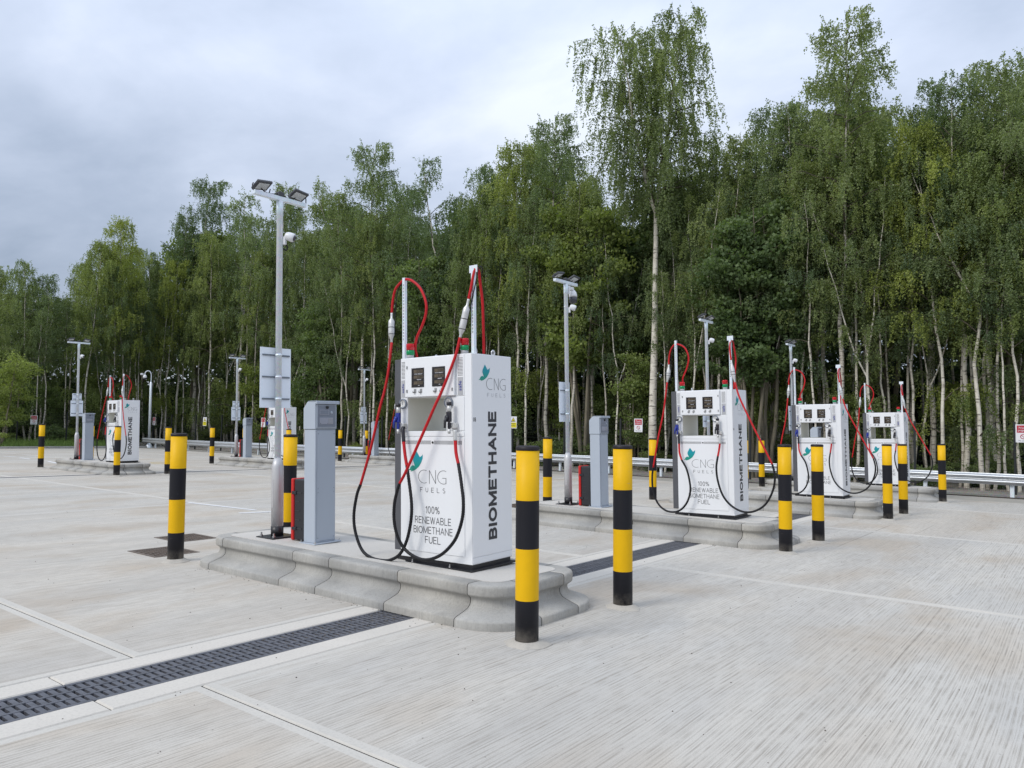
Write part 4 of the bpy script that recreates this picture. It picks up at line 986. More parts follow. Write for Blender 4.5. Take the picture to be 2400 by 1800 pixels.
def fence_sign(px, py, label, kind, w_=.36, h_=.52):
    # stand on the fence line: find where the view through this pixel meets it
    d = FW+RT*((px-1200)/CF)-UPV*((py-900)/CF)
    best = None
    for a, b_ in list(zip(FP[:-1], FP[1:]))+list(zip(FP2[:-1], FP2[1:])):
        A = Vector(a); Bv = Vector(b_); e1 = Bv-A; D2 = Vector((d.x, d.y)); det = e1.x*D2.y-e1.y*D2.x
        if abs(det) < 1e-9: continue
        u = (D2.x*A.y-D2.y*A.x)/det
        q = A+e1*u; t = q.dot(D2)/D2.length_squared
        if -.001 <= u <= 1.001 and t > 0: best = (q, e1, t); break
    q, e1, t = best; z = CH+d.z*t; rz = math.atan2(e1.y, e1.x)
    n = Vector((-e1.y, e1.x)).normalized()
    if n.dot(-q) < 0: n = -n
    # local frame: +x runs to the viewer's right when looking at the sign, -y points to the viewer
    ang = math.atan2(n.x, -n.y)
    root = tag(empty('fence_sign', (q.x+n.x*.03, q.y+n.y*.03, z), ang), label, 'sign', 'signs on the fence')
    MB().box(-w_/2, w_/2, -.003, .003, -h_/2, h_/2).build('sign_plate', M_SIGNW, root)
    if kind == 'r':
        MB().box(-w_/2+.03, w_/2-.03, -.005, -.0035, .02, h_/2-.03).build('red_header', M_SIGNR, root)
        tx = MB(); add_text(tx, 'Private', side(-.10, .10, .135, .19, -.0065)); add_text(tx, 'property', side(-.12, .12, .04, .11, -.0065)); tx.build('header_lettering', M_SIGNW, root)
        rg = MB(); rg.tube([(.062*math.cos(a), -.006, -.09+.062*math.sin(a)) for a in [2*math.pi*i/20 for i in range(21)]], .008, 6, caps=False); rg.tube([(-.042, -.006, -.048), (.042, -.006, -.132)], .007, 6); rg.build('prohibition_ring', M_SIGNR, root)
        tx = MB(); add_text(tx, 'No access', side(-.11, .11, -.225, -.19, -.0045)); tx.build('footer_lettering', M_NUM, root)
    else:
        MB().prism([(-.12, .03), (.12, .03), (0, .22)], -.005, -.0035, 'xz').build('warning_triangle', M_NUM, root)
        MB().prism([(-.085, .05), (.085, .05), (0, .185)], -.0065, -.0053, 'xz').build('triangle_field', M_SIGNY, root)
        MB().prism([(-.03, .065), (.04, .062), (.012, .105), (-.01, .12), (-.02, .09)], -.008, -.0068, 'xz').build('warning_symbol', M_NUM, root)
        MB().box(-w_/2+.015, w_/2-.015, -.005, -.0035, -h_/2+.03, -.005).build('yellow_panel', M_SIGNY, root)
        tx = MB()
        for z0 in (-.075, -.16): tx.box(-.11, .11, -.0065, -.0053, z0, z0+.025)
        tx.build('warning_text_bars', M_NUM, root)
for a in ((79, 984, 'red and white notice on the fence behind the grass verge', 'r'), (362, 987, 'red and white notice on the fence beside the hooked camera pole', 'r'), (481, 988, 'yellow warning notice on the fence behind the middle far bollards', 'y'),
          (618, 990, 'red and white notice on the fence beside the middle far terminal', 'r'), (1204, 990, 'yellow warning notice on the fence beside the end panel of dispenser 18', 'y'),
          (1497, 997, 'red and white private property notice on the fence beside the large white birch', 'r'), (2398, 1016, 'red and white notice on the fence by the leaning birches', 'r')):
    fence_sign(*a)
# camera pole with a hooked top
cpb = ground_at(349, 1049)
cp = tag(empty('camera_pole', (cpb.x, cpb.y, -.03), 0, T0), 'tall galvanised pole with hooked top and camera behind the guard rail', 'camera pole')
MB().lathe([(.24, 0), (.22, .05), (.085, .30), (.079, .32)], 20).build('flared_base', M_GALV, cp)
MB().lathe([(.078, .32), (.072, 4.0), (.04, 4.05)], 20).build('pole', M_GALV, cp)
hk = [Vector((.0, 0, 4.04)), Vector((.0, 0, 4.5)), Vector((-.06, .05, 4.68)), Vector((-.17, .14, 4.72)), Vector((-.26, .21, 4.62)), Vector((-.28, .22, 4.48))]
MB().tube(smooth_pts(hk, 5), .026, 10).build('hook_arm', M_GALV, cp)
MB().lathe([(.05, 4.48), (.10, 4.42), (.12, 4.34), (.12, 4.28)], 18, c=(-.28, .22, 0)).build('camera_housing', M_CAM, cp)
MB().lathe([(.115, 4.279), (.10, 4.22), (.06, 4.18), (0, 4.165)], 18, c=(-.28, .22, 0)).build('camera_dome', M_DOME, cp)
MB().box(-.5, -.34, .24, .36, 4.45, 4.57).build('side_lamp', M_CAM, cp, bevel=.02)

# grass verge with kerb beyond the far slabs
def grass_mat(name, a, b_):
    m, t, bb = new_mat(name); n = noise(t, geo_pos(t), 1.4, 6, .7); f = noise(t, geo_pos(t), 30, 3, .6)
    c = mixc(t, ramp(t, f, [(.3, 0.0), (.7, .6)]), ramp(t, n, [(.3, a), (.7, b_)]), tuple(x*1.5 for x in b_))
    t.links.new(c, bb.inputs['Base Color']); bb.inputs['Roughness'].default_value = .8; return m
M_TURF = grass_mat('turf soil', (.03, .05, .012), (.06, .085, .02)); M_BLADE = grass_mat('grass blades', (.075, .135, .022), (.13, .20, .04))
vk = tag(empty('verge_kerb', (0, 45.3, 0)), 'low concrete kerb along the front of the grass verge', 'kerb')
for k in range(40): MB().box(-14+k*.92, -14+k*.92+.914, -.07, .07, -.1, .11).build('kerb_stone', M_KERB, vk, bevel=.012)
gb = MB(); nx_ = 40
for i in range(nx_+1):
    for j in range(5):
        x = -60+i*(82.4/nx_); y = 45.37+j*.9; gb.v.append((x, y, .085+.035*j+.03*math.sin(x*1.7+j)))
for i in range(nx_):
    for j in range(4): gb.face((i*5+j, (i+1)*5+j, (i+1)*5+j+1, i*5+j+1), 0, True)
tag(gb.build('grass_verge', M_TURF), kind='structure')
rng = np.random.default_rng(5)
def mesh_quads(name, V, mats, parent=None, rnd=None, n=4):
    me = bpy.data.meshes.new(name); nv = len(V); nf = nv//n
    me.vertices.add(nv); me.vertices.foreach_set('co', V.astype(np.float32).ravel())
    me.loops.add(nv); me.loops.foreach_set('vertex_index', np.arange(nv, dtype=np.int32))
    me.polygons.add(nf); me.polygons.foreach_set('loop_start', np.arange(0, nv, n, dtype=np.int32)); me.polygons.foreach_set('loop_total', np.full(nf, n, np.int32))
    if rnd is not None:
        at = me.attributes.new('rnd', 'FLOAT', 'FACE'); at.data.foreach_set('value', rnd.astype(np.float32))
    me.update(calc_edges=True); me.validate()
    for m in mats: me.materials.append(m)
    return me
K = 26000
gx = rng.uniform(-16, 22.4, K); gy = 45.4+rng.uniform(0, 3.4, K)**1.0; gz = .09+.035*(gy-45.4)/.9
hh = rng.uniform(.06, .22, K)*(1+.9*((gy-45.4)/3.4)); th = rng.uniform(0, 6.28, K); lx = rng.normal(0, .05, K); ly = rng.normal(0, .05, K); wd = rng.uniform(.008, .018, K)
V = np.zeros((K, 3, 3)); V[:, 0] = np.stack([gx-wd*np.cos(th), gy-wd*np.sin(th), gz], 1); V[:, 1] = np.stack([gx+wd*np.cos(th), gy+wd*np.sin(th), gz], 1); V[:, 2] = np.stack([gx+lx, gy+ly, gz+hh], 1)
o = bpy.data.objects.new('grass', mesh_quads('grass', V.reshape(-1, 3), [M_BLADE], n=3)); COL.objects.link(o)
tag(o, 'rough green grass on the verge at the edge of the wood', 'grass', kind='stuff')

# grit and bits of dead leaf lying about on the slabs
K = 520; rg2 = np.random.default_rng(17); gxy = []
while len(gxy) < K:
    x, y = rg2.uniform(0.6, 14), rg2.uniform(-1.5, 14)
    if any(abs(x-I['c'][0]) < IW+.03 and abs(y-I['c'][1]) < IL+.03 for I in ISL) or 4.3 < y < 4.75: continue
    gxy.append((x, y))
for I in ISL[:2]:
    for k in range(70):                       # swept up against the kerb foot
        gxy.append((I['c'][0]-IW-abs(rg2.normal(.01, .05)), I['c'][1]+rg2.uniform(-IL+.4, IL-.4)))
gm2 = MB()
for (x, y) in gxy:
    r = rg2.uniform(.0025, .0075); b = len(gm2.v); a0 = rg2.uniform(0, 6.28); h = r*rg2.uniform(.4, 1.0)
    for k in range(4): gm2.v.append((x+r*math.cos(a0+k*1.57)*rg2.uniform(.6, 1.4), y+r*math.sin(a0+k*1.57)*rg2.uniform(.6, 1.4), .001))
    gm2.v.append((x, y, .001+h))
    for k in range(4): gm2.face((b+k, b+(k+1) % 4, b+4))
for k in range(700):                          # silt caught on the grating next to the kerb
    x = 4.38-abs(rg2.normal(0, .75)); y = rg2.uniform(4.345, 4.695); z = rg2.uniform(-.03, -.003); r = rg2.uniform(.003, .009); b = len(gm2.v); a0 = rg2.uniform(0, 6.28)
    for j in range(4): gm2.v.append((x+r*math.cos(a0+j*1.57)*rg2.uniform(.6, 1.4), y+r*math.sin(a0+j*1.57)*rg2.uniform(.6, 1.4), z))
    gm2.v.append((x, y, z+r*.7))
    for j in range(4): gm2.face((b+j, b+(j+1) % 4, b+4))
tag(gm2.build('grit', plain('grit and leaf bits', (.10, .085, .066), .9, var=.6, scale=30)), 'scattered grit and leaf bits lying on the concrete slabs', 'grit', kind='stuff')

# ------------------------------------------------------------------ the wood
def bark_birch():
    m, t, b = new_mat('birch bark'); p = obj_co(t)
    band = noise(t, mapping(t, p, (2.2, 2.2, 13)), 1, 5, .62); blot = noise(t, mapping(t, p, (4, 4, 3), loc=(3, 1, 5)), 1, 5, .65)
    sepn = N(t, 'ShaderNodeSeparateXYZ'); t.links.new(p, sepn.inputs[0])
    c = ramp(t, blot, [(.3, (.40, .365, .31)), (.6, (.60, .565, .50))])
    c = mixc(t, ramp(t, band, [(.56, 0.0), (.63, .9)]), c, (.05, .042, .036))
    low = ramp(t, math_n(t, 'DIVIDE', sepn.outputs['Z'], 16.0), [(.02, .35), (.12, .08), (.8, .25)])
    c = mixc(t, low, c, (.12, .105, .085))
    tint = ramp(t, obj_rand(t), [(0, (.70, .69, .65)), (.35, (1.1, 1.09, 1.06)), (1, (1.35, 1.35, 1.33))]); c = mixc(t, 1.0, c, tint, 'MULTIPLY')
    t.links.new(c, b.inputs['Base Color']); b.inputs['Roughness'].default_value = .8; bump(t, b, band, .4, .02); return m
def bark_grey():
    m, t, b = new_mat('grey-green bark'); p = obj_co(t)
    n = noise(t, mapping(t, p, (9, 9, 2)), 1, 6, .65)
    c = ramp(t, n, [(.3, (.10, .088, .062)), (.6, (.20, .175, .125)), (.8, (.26, .235, .18))])
    t.links.new(c, b.inputs['Base Color']); b.inputs['Roughness'].default_value = .85; bump(t, b, n, .5, .02); return m
def leaf_mat(name, dark, mid, light):
    m, t, b = new_mat(name); t.nodes.remove(b); out = t.nodes['Material Output']
    at = N(t, 'ShaderNodeAttribute', attribute_name='rnd')
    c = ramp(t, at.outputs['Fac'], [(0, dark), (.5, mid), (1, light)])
    tint = ramp(t, obj_rand(t), [(0, (.68, .79, .86)), (.3, (.90, .97, .97)), (.65, (1.03, 1.05, .93)), (1, (1.20, 1.18, .82))])
    c = mixc(t, 1.0, c, tint, 'MULTIPLY')
    d = N(t, 'ShaderNodeBsdfPrincipled'); d.inputs['Roughness'].default_value = .55; d.inputs['Specular IOR Level'].default_value = .35
    tr = N(t, 'ShaderNodeBsdfTranslucent'); mxs = N(t, 'ShaderNodeMixShader'); mxs.inputs[0].default_value = .44
    t.links.new(c, d.inputs['Base Color']); t.links.new(mixc(t, 1.0, c, (1.25, 1.35, .6), 'MULTIPLY'), tr.inputs['Color'])
    t.links.new(d.outputs[0], mxs.inputs[1]); t.links.new(tr.outputs[0], mxs.inputs[2]); t.links.new(mxs.outputs[0], out.inputs[0]); return m
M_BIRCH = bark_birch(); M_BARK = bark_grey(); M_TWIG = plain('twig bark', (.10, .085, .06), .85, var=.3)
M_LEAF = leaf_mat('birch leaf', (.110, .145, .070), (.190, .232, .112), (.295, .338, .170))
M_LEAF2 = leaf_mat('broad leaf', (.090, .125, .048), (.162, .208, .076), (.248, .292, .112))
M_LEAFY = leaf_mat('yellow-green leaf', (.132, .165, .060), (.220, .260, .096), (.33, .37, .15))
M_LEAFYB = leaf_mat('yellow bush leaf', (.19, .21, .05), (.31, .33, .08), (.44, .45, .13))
M_LEAFD = leaf_mat('leaf with painted shade', (.022, .036, .012), (.036, .054, .017), (.055, .075, .024))  # darker leaf copy: shade of the deep wood is put into the colour

def unit(v): return v/np.maximum(1e-9, np.linalg.norm(v, axis=-1, keepdims=True))
class Tree:
    def __init__(s, seed): s.r = np.random.default_rng(seed); s.w = MB(); s.c = []; s.d = []; s.l = []; s.q = []
    def wood(s, pts, r0, r1, n=5, m=0):
        k = len(pts); s.w.tube([tuple(p) for p in pts], [r0+(r1-r0)*(i/(k-1)) for i in range(k)], n, m, caps=False)
    def leaves(s, P, ln, dirs, q):
        s.c.append(P); s.d.append(dirs); s.l.append(ln); s.q.append(q)
    def strand(s, a, b, spacing, size, droop, q0, jit=.035):
        L_ = np.linalg.norm(b-a); k = max(2, int(L_/spacing)); u = s.r.random(k)[:, None]
        P = a+(b-a)*u+s.r.normal(0, jit, (k, 3)); d = unit(s.r.normal(0, .75, (k, 3))+np.array([0, 0, -droop]))
        s.leaves(P, s.r.uniform(.75, 1.25, k)*size, d, np.clip(q0+s.r.normal(0, .2, k), 0, 1))
    def finish(s, name, bark, leafm, aspect=.72):
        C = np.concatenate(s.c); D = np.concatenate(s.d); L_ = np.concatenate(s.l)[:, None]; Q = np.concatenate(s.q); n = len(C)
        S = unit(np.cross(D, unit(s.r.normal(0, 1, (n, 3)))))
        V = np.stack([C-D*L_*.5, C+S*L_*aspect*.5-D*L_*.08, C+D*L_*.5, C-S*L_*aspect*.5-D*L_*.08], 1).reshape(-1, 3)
        crown = mesh_quads(name+'_crown', V, [leafm], rnd=Q)  # leaf tone: random spread plus skylight painted in towards the tops
        o = s.w.build(name+'_trunk', [bark, M_TWIG], fix=False); me = o.data; bpy.data.objects.remove(o)
        return me, crown
def birch(seed, H=15., cb=.38, R=2.6, nb=34, weep=.75, r0=.14, fork=None, size=.074, spacing=.042, nt=8, ns=5, bark=None, leafm=None, low=0, narrow=.7):
    T = Tree(seed); r = T.r; k = 15
    z = np.linspace(0, H, k); wob = np.cumsum(r.normal(0, .07, (k, 2)), 0); wob[0] = 0; lean = r.normal(0, .35, 2)
    if seed == 44: lean = np.array([.25, -.3]); wob *= .5
    trunk = np.stack([wob[:, 0]+lean[0]*(z/H)**1.5, wob[:, 1]+lean[1]*(z/H)**1.5, z], 1)
    stems = [(trunk, 0, r0)]
    if fork:
        i0 = int(fork*k); base = trunk[i0]; a = r.uniform(0, 6.28)
        if seed == 44: a = math.atan2(.79, -.61)
        v = np.array([math.cos(a), math.sin(a), 0])*H*(.075 if seed == 44 else .16)
        T2 = np.stack([base+(v*(u**.8)+np.array([0, 0, (H*.95-base[2])*u])) for u in np.linspace(0, 1, 9)]); T2 += np.cumsum(r.normal(0, .05, T2.shape), 0)*np.array([1, 1, 0]); T2[0] = base
        stems.append((T2, fork, r0*.62)); trunk[i0:, :2] -= v[:2]*(.7 if seed == 44 else .35)*(np.linspace(0, 1, k-i0)[:, None])
    for st, _, rr in stems: T.wood(st, rr*(.72 if seed == 44 else .6), .010, 8)
    def at(st, u):
        f = u*(len(st)-1); i = min(int(f), len(st)-2); return st[i]+(st[i+1]-st[i])*(f-i)
    az = r.uniform(0, 6.28)
    for b in range(nb):
        st, tb, rr = stems[b % len(stems)] if fork else stems[0]
        t = cb+(1-cb)*((b+r.random())/nb)**.9 if tb == 0 else ((b+r.random())/nb)
        if b < low: t = r.uniform(cb*.45, cb)
        p0 = at(st, min(.985, t)); s_ = min(1, max(0, (p0[2]/H-cb)/(1-cb)))
        ln = R*((1-s_)**narrow*.92+.18)*r.uniform(.65, 1.15)*(.6+.4*min(1, s_/.15))
        if b < low: ln = R*r.uniform(.35, .7)
        az += 2.4+r.normal(0, .3); el = math.radians(r.uniform(28, 58)+15*s_)
        h = np.array([math.cos(az), math.sin(az), 0]); us = np.linspace(0, 1, 6)
        bp = np.stack([p0+h*ln*u*math.cos(el)*1.25+np.array([0, 0, ln*(math.sin(el)*1.15*u-(.28+.35*weep)*u*u)]) for u in us]); bp[1:] += r.normal(0, .05, (5, 3))
        T.wood(bp, max(.010, rr*.24*(1-s_*.6)), .005, 4, 1)
        q0 = np.clip(.35+.35*s_+r.normal(0, .12), .05, .95)  # paler leaves up the crown: light from above put into the tone
        for j in range(nt):
            u = .18+.82*((j+r.random())/nt); a0 = at(bp, min(.99, u)); ta = az+r.uniform(-1.5, 1.5); tl = r.uniform(.45, 1.05)*(1.05-.35*u)*(R/2.6)**.5
            hd = np.array([math.cos(ta), math.sin(ta), 0]); a1 = a0+hd*tl*.8+np.array([0, 0, tl*r.uniform(-.25, .45)])
            T.strand(a0, a1, spacing, size, .35, q0)
            if j % 2 == 0: T.wood(np.stack([a0, (a0+a1)/2+np.array([0, 0, .03]), a1]), .006, .003, 3, 1)
            for q in range(ns):
                uu = r.uniform(.15, 1); s0 = a0+(a1-a0)*uu; hl = r.uniform(.25, 1.0)*(.35+weep)*(.75 if s_ > .85 else 1)
                s1 = s0+np.array([r.normal(.03, .10), r.normal(0, .10), -hl])+hd*hl*.15
                T.strand(s0, s1, spacing, size, .9, np.clip(q0+r.normal(0, .1), 0, 1), .03)
    for st, tb, rr in stems:                                  # leafy tips
        for q in range(14):
            s0 = at(st, r.uniform(.9, 1)); s1 = s0+np.array([r.normal(0, .3), r.normal(0, .3), r.uniform(.1, .7)]); T.strand(s0, s1, spacing, size, .3, .7)
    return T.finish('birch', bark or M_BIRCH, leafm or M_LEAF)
def broad(seed, H=11., nst=5, spread=1.4, cr=2.6, cb=.25, r0=.11, n=80, size=.15, leafm=None, per=230, flat=.55):
    T = Tree(seed); r = T.r; tips = []
    for k in range(nst):
        a = r.uniform(0, 6.28); s = spread*r.uniform(.3, 1); m = 9
        us = np.linspace(0, 1, m); hk = H*r.uniform(.75, 1)
        P = np.stack([np.array([math.cos(a)*(.12+s*u**1.2), math.sin(a)*(.12+s*u**1.2), hk*u]) for u in us]); P[1:, :2] += np.cumsum(r.normal(0, .09, (m-1, 2)), 0)
        T.wood(P, r0*r.uniform(.6, 1), .015, 6); tips.append(P)
    for i in range(n):
        P = tips[i % nst]; u = cb+(1-cb)*r.random()**.8; f = u*(len(P)-1); j = min(int(f), len(P)-2); p0 = P[j]+(P[j+1]-P[j])*(f-j)
        a = r.uniform(0, 6.28); ln = cr*r.uniform(.3, .8)*(1.1-.5*u); p1 = p0+np.array([math.cos(a)*ln, math.sin(a)*ln, ln*r.uniform(.0, .7)])
        T.wood(np.stack([p0, (p0+p1)/2+np.array([0, 0, ln*.1]), p1]), .018, .005, 3)
        m = per; rad = r.uniform(.35, .75); cc = p0+(p1-p0)*r.uniform(.35, 1.05, (m, 1)); d_ = unit(r.normal(0, 1, (m, 3)))*rad*r.random((m, 1))**.4
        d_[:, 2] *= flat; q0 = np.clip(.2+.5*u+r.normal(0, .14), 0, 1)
        T.leaves(cc+d_, r.uniform(.7, 1.2, m)*size, unit(r.normal(0, .8, (m, 3))+np.array([0, 0, -.5])), np.clip(q0+.3*d_[:, 2]/rad+r.normal(0, .15, m), 0, 1))  # upper side of each leaf clump painted lighter, as lit from above
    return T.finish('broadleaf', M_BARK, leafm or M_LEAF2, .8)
PRO = dict(
 b1=birch(11, 15, .36, 2.5, 36, .7), b2=birch(23, 15, .30, 2.9, 38, .85, r0=.13, low=5), b3=birch(35, 15, .42, 2.1, 32, .55, r0=.11, size=.07), b4=birch(52, 15, .34, 3.2, 40, .8, fork=.5, r0=.16, low=3),
 hero=birch(44, 19, .54, 2.95, 76, 1.2, fork=.58, r0=.26, size=.075, nt=8, ns=6, narrow=.45),
 pole=birch(58, 14, .58, 1.5, 22, .6, r0=.115, size=.072, nt=6, ns=4), pole2=birch(59, 14, .50, 1.7, 24, .7, r0=.10, size=.072, nt=6, ns=4, fork=.34),
 tall=birch(61, 18, .40, 3.4, 48, .65, r0=.19, size=.076, nt=9, narrow=.5),
 s1=broad(71, 11, 6, 1.9, 2.6, .40, n=85), s2=broad(83, 9, 4, 1.3, 2.2, .32, n=80, size=.12), y1=broad(97, 6.5, 2, .7, 1.7, .18, .05, n=55, size=.12, per=150),
 by=birch(67, 15, .33, 3.0, 42, .9, r0=.13, low=4, leafm=M_LEAFY), yb=broad(98, 6.5, 4, 1.7, 1.6, .12, .05, n=60, size=.10, per=170, leafm=M_LEAFYB),
 sh=broad(101, 2.4, 5, 1.2, 1.3, .1, .03, n=46, size=.11, per=150, leafm=M_LEAF2))
PH = dict(by=15.5, yb=7.2, pole=14.5, pole2=14.4, b1=15.5, b2=15.5, b3=15.5, b4=15.3, hero=19.5, tall=18.5, s1=11.5, s2=9.6, y1=7.0, sh=2.8)
SKX = [-200, 0, 50, 120, 160, 225, 290, 370, 415, 450, 500, 560, 610, 660, 720, 760, 800, 870, 930, 960, 1010, 1060, 1130, 1220, 1290, 1380, 1420, 1560, 1720, 1760, 1830, 1900, 2010, 2120, 2150, 2200, 2280, 2340, 2400, 2600]
SKY = [620, 605, 592, 660, 545, 545, 495, 575, 520, 405, 470, 440, 480, 395, 530, 490, 400, 325, 420, 410, 430, 350, 385, 280, 270, 270, 290, 300, 300, 270, 215, 230, 60, 200, 290, 215, 115, 190, 95, 90]
def wood_point(px, off):
    d = FW+RT*((px-1200)/CF); c = []
    if d.x > 1e-3: c.append((27.4+off)/d.x)
    if d.y > 1e-3: c.append((49.6+off)/d.y)
    t = min(x for x in c if x > 0); return d.x*t, d.y*t
def top_height(px, x, y, ytop):
    dep = Vector((x, y, 0)).dot(FW); hor = 900+CF*math.tan(CPITCH)+(px-1200)*math.tan(CROLL)
    return (hor-ytop)/CF*dep+CH
TREES = []
def put(kind, px, off, h, rz, name, label, group, cat='tree'):
    x, y = wood_point(px, off)
    tr, cr_ = PRO[kind]; s = h/PH[kind]
    root = tag(empty(name, (x, y, -.2), rz, T0), label, cat, group)
    sxy = s**.75
    t = link_mesh('trunk', tr, root); c = link_mesh('crown', cr_, root)
    for q in (t, c): q.scale = (sxy, sxy, s)
    return root
rr = random.Random(21)
# named front trees: pixel column of the trunk foot, depth into the wood, kind, top (photo row), wording
FRONT = [(-40, .4, 'b2', 600), (2, -3.0, 'yb', 765), (70, 1.6, 'b2', 590), (110, 1.2, 'b3', 620), (205, 1.0, 'by', 540), (268, .4, 'b3', 600), (291, .9, 'by', 495), (322, 1.1, 'b3', 640), (345, 2.2, 'b2', 560), (420, .8, 'b1', 470), (455, 1.6, 'tall', 400), (470, .5, 'b3', 650), (505, .4, 'b2', 520), (392, 1.0, 'by', 590),
 (560, 1.8, 'b4', 440), (600, .7, 'b3', 560), (655, 1.2, 'b1', 393), (700, 2.0, 'b2', 520), (758, .5, 's2', 640), (800, .5, 'b3', 420), (852, .9, 'tall', 322), (892, .7, 'b2', 470), (950, 1.5, 'b3', 405), (990, .6, 's1', 560), (1045, 1.4, 'b4', 348), (1110, .8, 'by', 400), (1165, 2.0, 'b3', 440),
 (1215, 1.1, 'by', 285), (1240, .5, 'b3', 420), (1285, 1.8, 'tall', 262), (1345, .4, 'b1', 380), (1372, 1.2, 's1', 420), (1420, .9, 'b3', 520), (1532, .3, 'hero', -25), (1590, 1.6, 'b3', 420), (1655, .8, 'b3', 470), (1705, 2.0, 'b2', 275), (1742, 1.2, 'b1', 262), (1765, .3, 's1', 470), (1792, 2.4, 'tall', 228), (1800, 1.0, 's1', 420), (1838, 1.8, 'b1', 205), (1868, 2.6, 'b2', 225), (1930, 2.2, 'tall', 130), (1885, .8, 'b3', 330),
 (1978, .5, 'tall', 22), (2030, 1.6, 'b2', 240), (2068, .9, 'b3', 420), (2140, 1.3, 'b3', 300), (2180, 2.4, 'tall', 205), (2210, .6, 'by', 230), (2325, 2.6, 'tall', 165), (2262, 1.2, 'tall', 112), (2300, .1, 'b4', 260), (2312, 1.0, 'by', 250), (2345, 1.7, 'b2', 200), (2385, .3, 'by', 330), (2430, .8, 'tall', 90), (2500, .5, 'b2', 200)]
KW = dict(yb='yellow-green leafy bush', by='yellow-green drooping birch', b1='slender pale birch', b2='drooping pale birch', b3='thin whip-like birch', b4='forked pale birch', tall='tall broad birch', s1='many-stemmed grey broadleaf tree', s2='small bushy broadleaf tree')
WHERE = [(-100, 'behind the grass verge'), (240, 'behind the verge-side island'), (400, 'behind the hooked camera pole'), (540, 'behind the middle far island'), (740, 'behind the dispenser 18 lamp post'), (900, 'behind dispenser 18 hose masts'), (1090, 'behind the end panel of dispenser 18'), (1260, 'behind the domed camera post'), (1400, 'beside the largest white birch'), (1560, 'behind dispenser 16'), (1760, 'past dispenser 16 end panel'), (1900, 'behind the third dispenser'), (2050, 'behind the guard rail dispenser'), (2190, 'past the last bollard')]
cnt = {}
for (px, off, kd, yt) in FRONT:
    x, y = wood_point(px, off); h = top_height(px, x, y, yt)
    if kd == 'hero': lab, nm = 'largest white-trunked weeping birch, forking high above dispenser 16', 'birch_tree'
    else:
        wh = [t for p_, t in WHERE if px >= p_][-1]; key = (kd, wh); cnt[key] = cnt.get(key, 0)+1
        lab = KW[kd]+' at the wood edge '+wh+('' if cnt[key] == 1 else ', %s such' % {2: 'second', 3: 'third', 4: 'fourth', 5: 'fifth', 6: 'sixth'}[cnt[key]])
        nm = 'broadleaf_tree' if kd[0] in 'sy' else 'birch_tree'
    put(kd, px, off, h, .0 if kd == 'hero' else rr.random()*6.28, nm, lab, 'trees at the front of the wood')
# slim pole-like birches standing among them
cnt2 = {}
for i, px in enumerate([20, 95, 155, 240, 300, 333, 385, 440, 488, 530, 585, 630, 675, 725, 775, 822, 870, 915, 968, 1020, 1075, 1140, 1180, 1225, 1262, 1318, 1395, 1450, 1475, 1560, 1620, 1680, 1735, 1782, 1820, 1862, 1915, 1945, 2000, 2045, 2090, 2118, 2165, 2195, 2245, 2285, 2325, 2362, 2408]):
    off = rr.uniform(.2, 2.6); x, y = wood_point(px, off); yt = float(np.interp(px, SKX, SKY)); h = min(15, top_height(px, x, y, yt)*rr.uniform(.62, .9))
    kd = 'pole' if i % 3 else 'pole2'; wh = [t for p_, t in WHERE if px >= p_ or p_ == -100][-1]; key = (kd, wh); cnt2[key] = cnt2.get(key, 0)+1
    lab = ('slim white birch pole ' if kd == 'pole' else 'slim twin-stemmed birch ')+wh+('' if cnt2[key] == 1 else ', %s such' % {2: 'second', 3: 'third', 4: 'fourth', 5: 'fifth'}[cnt2[key]])
    put(kd, px, off, h, rr.random()*6.28, 'birch_tree', lab, 'slim birches at the front of the wood')
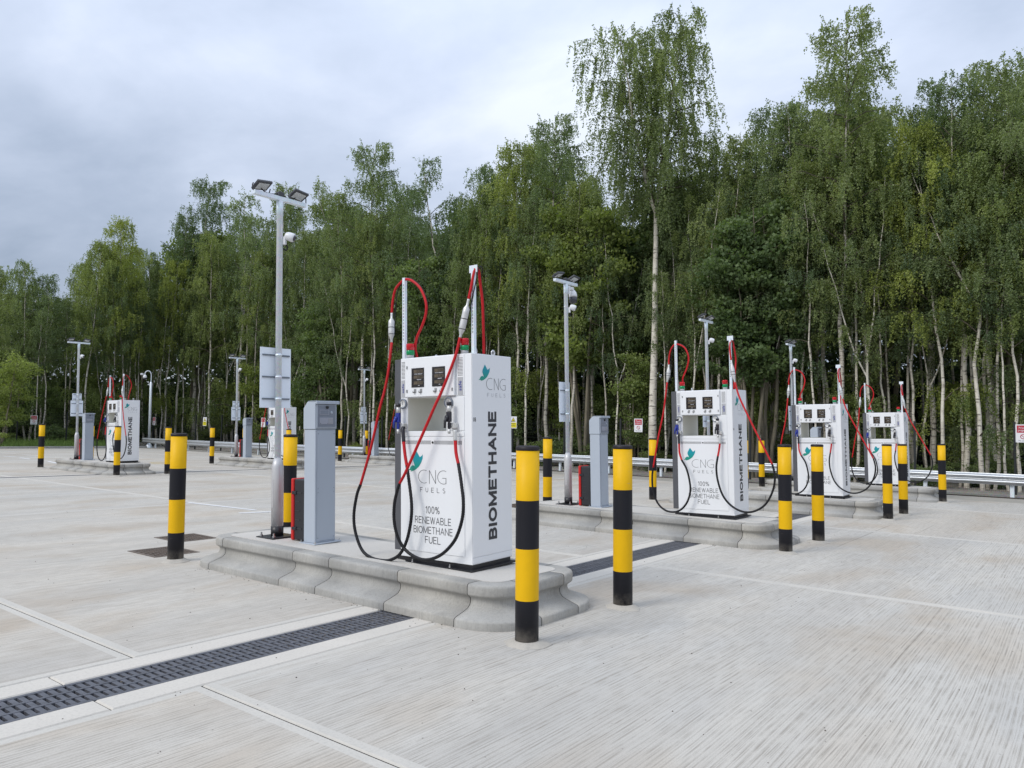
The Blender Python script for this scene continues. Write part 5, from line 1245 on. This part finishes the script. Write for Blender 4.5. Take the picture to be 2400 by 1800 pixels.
# trees deeper in, which only fill between the front ones
for off0, step, lo, hi in ((3.8, 74, .80, .97), (7.2, 80, .80, .98), (11.5, 88, .76, .95)):
    px = -190+rr.random()*60
    while px < 2620:
        off = off0+rr.uniform(-1.3, 1.3); x, y = wood_point(px, off)
        yt = float(np.interp(px, SKX, SKY)); h = top_height(px, x, y, yt)*rr.uniform(lo, hi); kd = rr.choice(['b1', 'b2', 'b3', 'b4', 'b2', 's1', 'tall', 'pole'])
        h = max(6.0, min(h, 19))
        put(kd, px, off, h, rr.random()*6.28, 'broadleaf_tree' if kd[0] == 's' else 'birch_tree', 'tree deep inside the wood, half hidden behind the front rank of trunks', 'trees deep inside the wood that nothing tells apart')
        px += step*rr.uniform(.7, 1.3)
for i, px in enumerate(range(-60, 2520, 98)):
    px = px+rr.uniform(-22, 22); off = rr.uniform(.6, 4.5)
    if px > 1880 and i % 3: continue
    put('y1', px, off, rr.uniform(3.2, 7.0), rr.random()*6.28, 'young_tree', 'young leafy sapling filling the understorey at the edge of the wood', 'saplings in the understorey that nothing tells apart')
for i, px in enumerate(range(-80, 2520, 84)):
    put('sh', px+rr.uniform(-35, 35), rr.uniform(-.2, 2.4), rr.uniform(.8, 1.7 if px < 1850 else 1.4), rr.random()*6.28, 'shrub', 'low green shrub at the foot of the trees behind the fence', 'low shrubs behind the fence that nothing tells apart', 'shrub')
# far inside of the wood: one mass of foliage, its shade put into the leaf colour
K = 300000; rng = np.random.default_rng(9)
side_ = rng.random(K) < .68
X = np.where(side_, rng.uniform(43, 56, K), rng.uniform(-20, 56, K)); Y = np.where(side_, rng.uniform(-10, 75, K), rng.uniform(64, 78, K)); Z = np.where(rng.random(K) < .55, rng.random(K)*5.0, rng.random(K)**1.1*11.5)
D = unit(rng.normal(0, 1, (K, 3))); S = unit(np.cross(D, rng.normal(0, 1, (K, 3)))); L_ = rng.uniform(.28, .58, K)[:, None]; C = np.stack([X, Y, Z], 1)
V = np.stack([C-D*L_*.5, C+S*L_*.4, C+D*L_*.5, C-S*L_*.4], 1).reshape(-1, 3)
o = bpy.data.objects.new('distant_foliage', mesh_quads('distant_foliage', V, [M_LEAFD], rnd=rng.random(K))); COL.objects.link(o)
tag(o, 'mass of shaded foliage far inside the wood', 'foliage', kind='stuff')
